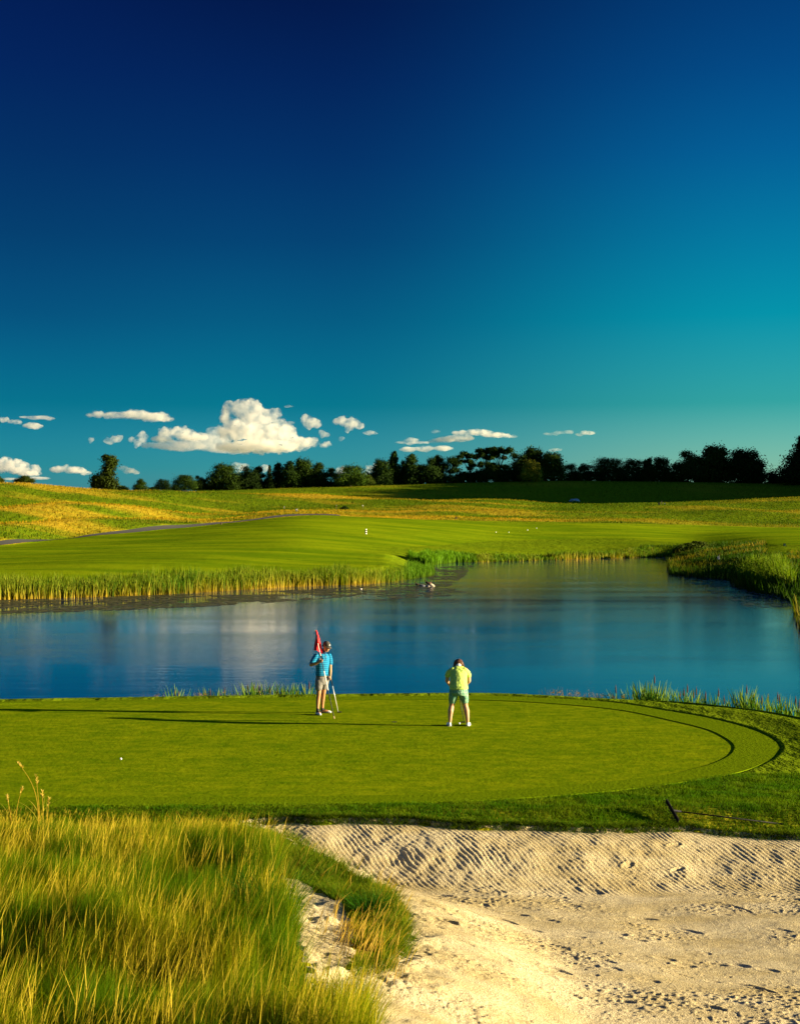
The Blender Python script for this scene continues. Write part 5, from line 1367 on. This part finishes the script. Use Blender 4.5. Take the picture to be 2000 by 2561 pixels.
def shirt_mat(name, c0, c1, freq, sharp):
    m, nt, out = nodes(name); tc = N(nt, 'ShaderNodeTexCoord'); sp = N(nt, 'ShaderNodeSeparateXYZ', {0: tc.outputs['Object']})
    ph_ = N(nt, 'ShaderNodeMath', {0: sp.outputs[2], 1: freq}, operation='MULTIPLY'); sn = N(nt, 'ShaderNodeMath', {0: ph_.outputs[0]}, operation='SINE')
    rp = ramp(nt, N(nt, 'ShaderNodeMath', {0: sn.outputs[0], 1: .5, 2: .5}, operation='MULTIPLY_ADD').outputs[0], [(sharp, (*c0, 1)), (sharp + .1, (*c1, 1))])
    b = N(nt, 'ShaderNodeBsdfPrincipled', {'Base Color': rp, 'Roughness': .8, 'Specular IOR Level': .15})
    nz = N(nt, 'ShaderNodeTexNoise', {'Vector': tc.outputs['Object'], 'Scale': 9, 'Detail': 3}); bp = N(nt, 'ShaderNodeBump', {'Height': nz.outputs[0], 'Strength': .7, 'Distance': .03}); nt.links.new(bp.outputs[0], b.inputs['Normal'])
    nt.links.new(b.outputs[0], out.inputs[0]); return m
M_shirt = shirt_mat('blue_striped_cloth', (.003, .12, .28), (.012, .22, .40), 125, .62)
bm = bmesh.new()
loft(bm, [(0, .1, .955, .178, .125), (0, .1, 1.0, .182, .13), (0, .1, 1.1, .175, .124), (.0, .1, 1.25, .185, .128), (0, .1, 1.38, .195, .125), (0, .1, 1.45, .175, .105), (.005, .095, 1.50, .115, .08), (.015, .09, 1.525, .07, .065)], yaw)
limb(bm, [(-.15, -.0, 1.45), (-.20, -.03, 1.37), (-.245, -.055, 1.29)], [.07, .068, .066]); limb(bm, [(.155, .2, 1.44), (.185, .195, 1.34), (.19, .18, 1.25)], [.068, .066, .063])
obj('shirt', union_mesh(bm, .008, 'shirt', 2), M_shirt, MAN)
bm = bmesh.new(); limb(bm, [(.012, .09, 1.525), (.04, .07, 1.57)], [.078, .074]); obj('shirt_collar', union_mesh(bm, .008, 'shirt_collar', 1), simple('navy_cloth', (.01, .03, .09), .8), MAN)
bm = bmesh.new(); limb(bm, [(.078, -.03, 1.50), (.085, -.042, 1.42), (.083, -.042, 1.35)], [.010, .009, .008], 8); obj('shirt_placket', union_mesh(bm, .004, 'shirt_placket', 0), simple('navy_trim', (.01, .03, .09), .8), MAN)
bm = bmesh.new(); ell(bm, (.098, -.033, 1.43), (.008, .006, .008)); obj('button', fin(bm, 'button', True), WHT, MAN)
M_shorts = simple('grey_cloth', (.165, .16, .155), .85, noise=(10, .15), bump=(14, .03))
bm = bmesh.new()
loft(bm, [(0, .1, .74, .15, .12), (0, .1, .82, .178, .135), (0, .1, .90, .178, .13), (0, .1, .955, .168, .12)], yaw)
limb(bm, [(-.07, .055, .84), (-.08, .03, .74), (-.085, .015, .66)], [.108, .10, .092]); limb(bm, [(.055, .15, .84), (.045, .19, .74), (.035, .215, .66)], [.108, .10, .092])
obj('shorts', union_mesh(bm, .008, 'shorts', 2), M_shorts, MAN)
bm = bmesh.new(); loft(bm, [(0, .1, .948, .174, .126), (0, .1, .982, .174, .126)], yaw); obj('belt', fin(bm, 'belt', True), BLK, MAN)
# shoes and socks
M_shoe = simple('white_leather', (.78, .80, .82), .4, noise=(20, .05))
for (heel, toe, rot_) in (((-.135, .075), (-.035, -.155), 0), ((-.045, .40), (.20, .315), 0)):
    h0 = Vector((*heel, .035)); t0 = Vector((*toe, .03)); dd = (t0 - h0)
    bm = bmesh.new(); limb(bm, [h0, h0 + dd * .45 + Vector((0, 0, .006)), h0 + dd * .8, h0 + dd * .93], [.038, .042, .040, .030], 14)
    bmesh.ops.scale(bm, vec=(1, 1, .92), verts=bm.verts)
    for v in bm.verts: v.co.z = max(v.co.z, .004)
    sh = obj('shoe', union_mesh(bm, .006, 'shoe', 1), M_shoe, MAN)
    bm = bmesh.new(); limb(bm, [h0 + dd * .12 + Vector((0, 0, .03)), h0 + dd * .38 + Vector((0, 0, .018))], [.040, .038], 12); obj('saddle', union_mesh(bm, .006, 'saddle', 1), BLK, sh)
    bm = bmesh.new(); box(bm, (*(h0 + dd * .45).to_2d(), .004), (dd.length * .98, .085, .012), Matrix.Rotation(math.atan2(dd.y, dd.x), 3, 'Z'), .004); obj('sole', fin(bm, 'sole'), BLK, sh)
for (ax, ay) in ((-.114, .047), (-.019, .375)):
    bm = bmesh.new(); limb(bm, [(ax, ay, .07), (ax, ay, .145)], [.042, .041], 12); obj('sock', union_mesh(bm, .007, 'sock', 1), BLK, MAN)
# cap
CAPM = simple('dark_cap_cloth', (.05, .045, .04), .8, noise=(14, .2))
cap_e = empty('cap', (0, 0, 0)); bpy.data.objects.remove(cap_e)
bm = bmesh.new(); ell(bm, mg((0, -.012, .045)), (.086, .106, .092), MF)
pl = mg((0, 0, .032)); up = MF @ Vector((0, 0, 1)); bmesh.ops.bisect_plane(bm, geom=bm.verts[:] + bm.edges[:] + bm.faces[:], plane_co=pl, plane_no=up, clear_inner=True)
bmesh.ops.holes_fill(bm, edges=[e for e in bm.edges if e.is_boundary])
cap = obj('cap', fin(bm, 'cap', True), CAPM, MAN)
bm = bmesh.new()
secs = []
for k in range(9):
    t = -1 + 2 * k / 8; w_ = .078 * t; f_ = .165 - .035 * t * t * 1.6; secs.append((w_, .075 * math.sqrt(max(0, 1 - t * t * .8)), f_, -.012 * t * t))
for (w_, b_, f_, dz) in secs: pass
top = [bm.verts.new(mg((w_, b_, .034 + dz))) for (w_, b_, f_, dz) in secs] ; tf = [bm.verts.new(mg((w_ * .92, f_, .018 + dz))) for (w_, b_, f_, dz) in secs]
bt = [bm.verts.new(mg((w_, b_, .028 + dz))) for (w_, b_, f_, dz) in secs]; bf = [bm.verts.new(mg((w_ * .92, f_, .012 + dz))) for (w_, b_, f_, dz) in secs]
for k in range(8):
    bm.faces.new((top[k], top[k + 1], tf[k + 1], tf[k])); bm.faces.new((bt[k + 1], bt[k], bf[k], bf[k + 1])); bm.faces.new((tf[k], tf[k + 1], bf[k + 1], bf[k]))
obj('brim', fin(bm, 'brim', True), CAPM, cap)
bm = bmesh.new(); ell(bm, mg((0, .088, .070)), (.026, .010, .016), MF); obj('cap_emblem', fin(bm, 'cap_emblem', True), WHT, cap)
bm = bmesh.new(); ell(bm, mg((0, -.035, .0)), (.080, .080, .055), MF); obj('hair', fin(bm, 'hair', True), simple('dark_hair', (.015, .01, .008), .8), MAN)
for sx_ in (-1, 1):
    bm = bmesh.new(); ell(bm, mg((sx_ * .030, .084, .011)), (.010, .006, .005), MF); obj('eye', fin(bm, 'eye', True), simple('eye_dark', (.02, .015, .012), .3), MAN)
    bm = bmesh.new(); limb(bm, [mg((sx_ * .016, .092, .026)), mg((sx_ * .044, .084, .026))], [.004, .003], 6); obj('eyebrow', fin(bm, 'eyebrow', True), simple('brow', (.02, .012, .008), .9), MAN)

# --- flagstick held by the man
FL = empty('golf_flag', (mx + .33, my - .75, .004), label='red golf flag on a black and white banded pole held by the man', cat='golf flag')
pd = Vector((-.33, .51, 1.36)) / 1.36                                # per metre of height
Pp = lambda z: pd * z
def pole_seg(z0, z1, r0, mat, name='pole_band', lab=None):
    bm = bmesh.new(); tube_bm(bm, [Pp(z0), Pp(z1)], [r0, r0], 10); obj(name, fin(bm, name), mat, FL, label=lab)
pole_seg(.0, .055, .017, simple('brass', (.35, .26, .12), .4), 'ferrule'); pole_seg(.057, .66, .0105, BLK, lab='black pole band'); pole_seg(.662, 1.11, .0125, WHT, lab='white pole band'); pole_seg(1.112, 1.47, .0105, BLK, lab='black pole band')
pole_seg(1.472, 1.53, .0125, WHT, lab='white pole band'); pole_seg(1.532, 1.62, .0095, simple('pale_blue_paint', (.35, .55, .8), .4), lab='pale blue pole band'); pole_seg(1.622, 2.09, .0085, WHT, lab='white pole band')
# draped cloth wound round the top of the pole
RED = simple('red_flag_cloth', (.78, .006, .010), .6, noise=(7, .2), bump=(10, .02))
V = []; nu, nv = 16, 26
for j in range(nv):
    t = j / (nv - 1); zc = 2.085 - .50 * t; p = Pp(zc)
    wl = .012 + .125 * sst(.18, 1.0, np.array(t)) ; wr = .035 + .02 * t + .03 * math.sin(t * 3)
    for i in range(nu):
        s_ = i / (nu - 1); xx = -wl * (1 - s_) * 1.0 + wr * s_
        fold = .035 * math.sin(s_ * 7 + t * 2.2) * (.3 + t) 
        zz = zc - .05 * s_ * t + .03 * math.sin(s_ * 5) * t
        if t > .62: fold += .02
        V.append((p.x + xx + .0, p.y + .02 + fold + (.03 if s_ > .5 and t > .6 else -.035 * (t < .6) * s_), zz))
V = np.array(V); I = np.arange(nu * nv).reshape(nv, nu); q = np.stack([I[:-1, :-1], I[:-1, 1:], I[1:, 1:], I[1:, :-1]], -1).reshape(-1, 4)
fo = obj('flag_cloth', fast_mesh('flag_cloth', V, [q], True), RED, FL)
sm = fo.modifiers.new('thick', 'SOLIDIFY'); sm.thickness = .004
bm = bmesh.new(); tube_bm(bm, [Vector(V[I[j, 0]]) for j in range(nv)], .004, 6); tube_bm(bm, [Vector(V[I[0, 0]]), Vector(V[I[0, nu // 2]]), Vector(V[I[0, nu - 1]])], .004, 6); obj('dark_hem', fin(bm, 'dark_hem'), simple('flag_hem', (.05, .003, .006), .8), FL)

def putter(base, top, headdir, label, shaft, headmat, ox, oy):
    root = empty('putter', (ox + base[0], oy + base[1], .004), label=label, cat='golf putter')
    b0 = Vector((0, 0, .02)); t0 = Vector(top) - Vector((base[0], base[1], 0)); d = t0 - b0
    bm = bmesh.new(); tube_bm(bm, [b0, b0 + d * .72], [.0075, .009], 8); obj('shaft', fin(bm, 'shaft', True), shaft, root)
    bm = bmesh.new(); tube_bm(bm, [b0 + d * .72, b0 + d * 1.02], [.011, .016], 10); obj('grip', fin(bm, 'grip', True), BLK, root)
    bm = bmesh.new(); hd = Vector(headdir).normalized(); box(bm, Vector((0, 0, .017)) + hd * .03, (.115, .028, .026), Matrix.Rotation(math.atan2(hd.y, hd.x), 3, 'Z'), .005); obj('club_head', fin(bm, 'club_head'), headmat, root)
CHR = simple('bright_steel', (.8, .78, .74), .3, metal=.3); DST = simple('dark_steel', (.02, .02, .02), .5)
putter((.375, .40), (.197, .075, .96), (1, -.05, 0), 'steel putter with black grip hanging from the left hand of the man', CHR, DST, mx, my)

# --- the woman, seen from behind, bent over her putt
wx_, wy_ = wpt(1145, 1816, 0)
WOM = empty('person', (wx_, wy_ - .02, .004), label='woman in a yellow polo shirt and patterned green shorts bending over her putt', cat='person')
bm = bmesh.new()
loft(bm, [(.01, .0, .72, .17, .13), (.01, .0, .84, .185, .14), (.01, .04, .98, .165, .12), (.015, .13, 1.12, .16, .115), (.015, .22, 1.25, .17, .11), (.02, .29, 1.32, .12, .085)])
limb(bm, [(.02, .28, 1.30), (.025, .34, 1.35), (.03, .40, 1.38)], [.06, .053, .052])
WF, wg = head(bm, (.03, .455, 1.375), (.0, .55, -.84), .96)
for sx_, ex_ in ((-1, -.245), (1, .268)):
    sh0 = (.015 + sx_ * .175, .24, 1.28)
    limb(bm, [sh0, (ex_ * .97, .27, 1.14), (ex_, .29, 1.02)], [.052, .050, .044]); limb(bm, [(ex_, .29, 1.02), (ex_ * .72, .37, .92), (.02 + sx_ * .035, .455, .82)], [.045, .038, .026])
    ell(bm, (.02 + sx_ * .022, .475, .795 - .02 * sx_), (.026, .028, .042)); fingers(bm, (.02 + sx_ * .02, .485, .79 - .025 * sx_), (-sx_ * .6, .7, -.3), (0, .3, -1), (-sx_ * .8, -.5, 0), L=.06, r=.0085)
limb(bm, [(-.085, .0, .84), (-.12, .02, .66), (-.148, .045, .48)], [.105, .092, .062]); limb(bm, [(-.148, .045, .48), (-.172, .0, .35), (-.185, .0, .2), (-.19, .01, .08)], [.060, .066, .048, .036])
limb(bm, [(.105, .0, .84), (.14, .02, .66), (.168, .045, .48)], [.105, .092, .062]); limb(bm, [(.168, .045, .48), (.198, .0, .35), (.215, .0, .2), (.222, .01, .08)], [.060, .066, .048, .036])
ell(bm, (-.205, .06, .04), (.038, .10, .03), Matrix.Rotation(.25, 3, 'Z')); ell(bm, (.235, .06, .04), (.038, .10, .03), Matrix.Rotation(-.2, 3, 'Z'))
obj('body', union_mesh(bm, .0075, 'body', 1), SKINW, WOM)
M_yel = simple('yellow_cloth', (.44, .62, .12), .8, noise=(5, .06), bump=(8, .05))
bm = bmesh.new()
loft(bm, [(.015, -.01, .865, .222, .175), (.015, .0, .92, .215, .17), (.015, .05, 1.0, .20, .155), (.015, .12, 1.10, .20, .15), (.015, .20, 1.20, .205, .148), (.015, .255, 1.28, .195, .14), (.02, .295, 1.335, .15, .115), (.025, .335, 1.37, .09, .08)])
for sx_, ex_ in ((-1, -.240), (1, .262)):
    limb(bm, [(.015 + sx_ * .135, .24, 1.27), (ex_ * .86, .255, 1.21), (ex_ * .97, .27, 1.155)], [.078, .074, .068])
obj('shirt', union_mesh(bm, .008, 'shirt', 3), M_yel, WOM)
bm = bmesh.new(); limb(bm, [(.025, .345, 1.362), (.028, .372, 1.378)], [.066, .062]); obj('shirt_collar', union_mesh(bm, .008, 'shirt_collar', 1), simple('pale_collar', (.75, .72, .68), .8), WOM)
m, nt, out = nodes('patterned_cloth'); tc = N(nt, 'ShaderNodeTexCoord')
nz = N(nt, 'ShaderNodeTexNoise', {'Vector': tc.outputs['Object'], 'Scale': 9, 'Detail': 2, 'Distortion': 1.5})
vo = N(nt, 'ShaderNodeTexVoronoi', {'Vector': nz.outputs[1], 'Scale': 9}); 
wv = N(nt, 'ShaderNodeTexWave', {'Vector': tc.outputs['Object'], 'Scale': 9, 'Distortion': 14, 'Detail': 2, 'Detail Scale': 2.2})
cc_ = ramp(nt, wv.outputs[1], [(.0, (.004, .13, .13)), (.35, (.015, .26, .13)), (.55, (.32, .50, .22)), (.75, (.45, .56, .36)), (1, (.01, .16, .17))])
b = N(nt, 'ShaderNodeBsdfPrincipled', {'Base Color': cc_, 'Roughness': .85}); bz = N(nt, 'ShaderNodeTexNoise', {'Vector': tc.outputs['Object'], 'Scale': 10}); bp = N(nt, 'ShaderNodeBump', {'Height': bz.outputs[0], 'Strength': .8, 'Distance': .04}); nt.links.new(bp.outputs[0], b.inputs['Normal'])
nt.links.new(b.outputs[0], out.inputs[0])
bm = bmesh.new(); loft(bm, [(.01, -.01, .72, .17, .14), (.01, -.02, .78, .20, .165), (.01, -.01, .86, .205, .16), (.01, .0, .90, .195, .15)])
limb(bm, [(-.085, .0, .82), (-.115, .01, .68), (-.133, .03, .58)], [.118, .106, .088]); limb(bm, [(.11, .0, .82), (.14, .01, .68), (.158, .03, .58)], [.118, .106, .088])
obj('shorts', union_mesh(bm, .008, 'shorts', 2), m, WOM)
bm = bmesh.new(); rh = random.Random(4)
ell(bm, wg((0, -.02, .04)), (.105, .115, .10), WF); ell(bm, (.03, .40, 1.425), (.115, .07, .075))
for k in range(46):
    a = rh.uniform(0, 6.28); e = rh.uniform(-.35, 1.5); dv = Vector((math.cos(a) * math.cos(e) * .10, math.sin(a) * math.cos(e) * .11 - .02, math.sin(e) * .105 + .03))
    if dv.y > .06 and dv.z < .06: continue
    p = wg(dv); ell(bm, p, (.026, .026, .022), sub=2)
for sx_ in (-1, 1):
    for k in range(6): ell(bm, Vector((.03 + sx_ * (.09 + .006 * k), .42 - .012 * k, 1.40 - .014 * k)), (.028, .04, .028), sub=2)
obj('hair', union_mesh(bm, .007, 'hair', 1), simple('brown_hair', (.085, .032, .014), .6, noise=(30, .5), bump=(35, .02)), WOM)
for sx_ in (-1, 1):
    bm = bmesh.new(); ell(bm, wg((sx_ * .030, .084, .011)), (.010, .006, .005), WF); obj('eye', fin(bm, 'eye', True), simple('eye_dark', (.02, .015, .012), .3), WOM)
for sx_, ax in ((-1, -.19), (1, .222)):
    h0 = Vector((ax, -.035, .036)); t0 = Vector((ax + sx_ * .05, .20, .03)); dd = t0 - h0
    bm = bmesh.new(); limb(bm, [h0, h0 + dd * .1 + Vector((0, 0, .02)), h0 + dd * .45 + Vector((0, 0, .006)), h0 + dd * .8, h0 + dd * .95], [.034, .036, .038, .038, .028], 14)
    for v in bm.verts: v.co.z = max(v.co.z, .003)
    sh = obj('shoe', union_mesh(bm, .006, 'shoe', 1), M_shoe, WOM)
    bm = bmesh.new(); box(bm, (*(h0 + dd * .45).to_2d(), .004), (dd.length, .078, .012), Matrix.Rotation(math.atan2(dd.y, dd.x), 3, 'Z'), .004); obj('sole', fin(bm, 'sole'), simple('pale_sole', (.5, .5, .5), .7), sh)
putter((.16, .565), (.02, .49, .82), (-1, 0, 0), 'putter held by the woman, its head behind the ball', DST, DST, wx_, wy_ - .02)

# ------------------------------------------------------------------ sky, sun, camera
SUN_EL, SUN_AZ = math.radians(10.0), math.radians(96.5)
w = bpy.data.worlds.new('World'); scene.world = w; w.use_nodes = True
nt = w.node_tree; bg = nt.nodes['Background']; bg.inputs[1].default_value = .1
sk = nt.nodes.new('ShaderNodeTexSky'); sk.sky_type = 'NISHITA'; sk.sun_disc = False; sk.sun_elevation = SUN_EL; sk.sun_rotation = SUN_AZ
tc = N(nt, 'ShaderNodeTexCoord'); sp = N(nt, 'ShaderNodeSeparateXYZ', {0: tc.outputs['Generated']})
# polarised, deep evening sky: tint of the Nishita sky by direction (elevation in degrees, left / centre / right)
NIS = {0: ((.34, .33, .19), (.315, .31, .18), (.34, .33, .19)), 2.5: ((.30, .335, .26), (.28, .31, .24), (.30, .32, .25)), 5: ((.25, .33, .318), (.232, .303, .292), (.246, .316, .302)),
       8.4: ((.20, .28, .31), (.185, .256, .285), (.198, .268, .295)), 11.5: ((.165, .243, .292), (.153, .224, .268), (.165, .236, .28)), 14.6: ((.14, .21, .265), (.132, .198, .248), (.14, .21, .258)),
       17.6: ((.122, .188, .248), (.115, .176, .233), (.122, .188, .243)), 20.4: ((.11, .17, .233), (.104, .16, .22), (.11, .17, .23))}
EXPO = 2.0
TGT = {0: ((88, 155, 178), (102, 165, 182), (162, 204, 188)), 2.5: ((38, 138, 170), (52, 146, 174), (122, 187, 186)), 5: ((2, 110, 148), (0, 114, 148), (48, 158, 170)), 8.4: ((0, 78, 124), (0, 86, 128), (0, 140, 168)),
       11.5: ((0, 60, 108), (0, 64, 112), (0, 116, 158)), 14.6: ((0, 46, 97), (0, 48, 100), (0, 92, 146)), 17.6: ((0, 35, 90), (0, 35, 88), (0, 72, 130)), 20.4: ((0, 28, 82), (0, 25, 74), (0, 58, 115))}
def lin(c): return [((v / 255 + .055) / 1.055) ** 2.4 if v > 10 else v / 255 / 12.92 for v in c]
elevs = sorted(NIS)
zt = N(nt, 'ShaderNodeMath', {0: sp.outputs[2], 1: 1 / .5}, operation='MULTIPLY')
def tint(i):
    st = []
    for e in elevs:
        t_ = lin(TGT[e][i]); n_ = NIS[e][i]
        st.append((math.sin(math.radians(e)) / .5, tuple(max(.002, t_[k] / (2 ** EXPO) / n_[k]) for k in range(3))))
    last = st[-1][1]
    st += [(.95, tuple(x * 1.6 + .10 for x in last))]
    return ramp(nt, zt.outputs[0], st)
tl, tm, tr_ = tint(0), tint(1), tint(2)
x2 = N(nt, 'ShaderNodeMath', {0: sp.outputs[0], 1: sp.outputs[0]}, operation='MULTIPLY'); y2 = N(nt, 'ShaderNodeMath', {0: sp.outputs[1], 1: sp.outputs[1], 2: x2.outputs[0]}, operation='MULTIPLY_ADD')
ln = N(nt, 'ShaderNodeMath', {0: y2.outputs[0]}, operation='SQRT'); ax = N(nt, 'ShaderNodeMath', {0: sp.outputs[0], 1: ln.outputs[0]}, operation='DIVIDE')
fr = N(nt, 'ShaderNodeMapRange', {'Value': ax.outputs[0], 'From Min': -.06, 'From Max': .27}, interpolation_type='SMOOTHSTEP'); fl_ = N(nt, 'ShaderNodeMapRange', {'Value': ax.outputs[0], 'From Min': -.08, 'From Max': -.28}, interpolation_type='SMOOTHSTEP')
tt = mix(nt, fr.outputs[0], tm, tr_); tt = mix(nt, fl_.outputs[0], tt, tl)
nt.links.new(mix(nt, 1.0, sk.outputs[0], tt, 'MULTIPLY'), bg.inputs[0])

sl = bpy.data.lights.new('sun', 'SUN'); sl.energy = 5.0; sl.angle = math.radians(.5); sl.color = (1, .79, .46)
so = bpy.data.objects.new('sun', sl); COL.objects.link(so)
sdir = Vector((math.sin(SUN_AZ) * math.cos(SUN_EL), math.cos(SUN_AZ) * math.cos(SUN_EL), math.sin(SUN_EL)))
so.rotation_euler = sdir.to_track_quat('Z', 'Y').to_euler(); so.location = (40, -10, 30)

cd = bpy.data.cameras.new('camera'); cam = bpy.data.objects.new('camera', cd); COL.objects.link(cam)
cd.sensor_fit = 'VERTICAL'; cd.sensor_height = 36; cd.sensor_width = 36 * 2000 / 2561; cd.lens = 36 * F / 2561
cd.shift_y = (HY - 1280.5) / 2561
cd.clip_start = .1; cd.clip_end = 40000
cam.location = (0, 0, CZ); cam.rotation_euler = (math.radians(90), 0, 0)
scene.camera = cam
scene.render.engine = 'CYCLES'
cy = scene.cycles
cy.max_bounces = 10; cy.diffuse_bounces = 3; cy.glossy_bounces = 3; cy.transmission_bounces = 4; cy.volume_bounces = 7; cy.transparent_max_bounces = 8
cy.use_denoising = True; cy.volume_step_rate = 1.0; cy.volume_max_steps = 64; cy.sample_clamp_indirect = 2.5
cy.caustics_reflective = False; cy.caustics_refractive = False
vs = scene.view_settings; vs.view_transform = 'Standard'; vs.look = 'None'; vs.exposure = EXPO; vs.gamma = 1; vs.use_curve_mapping = False
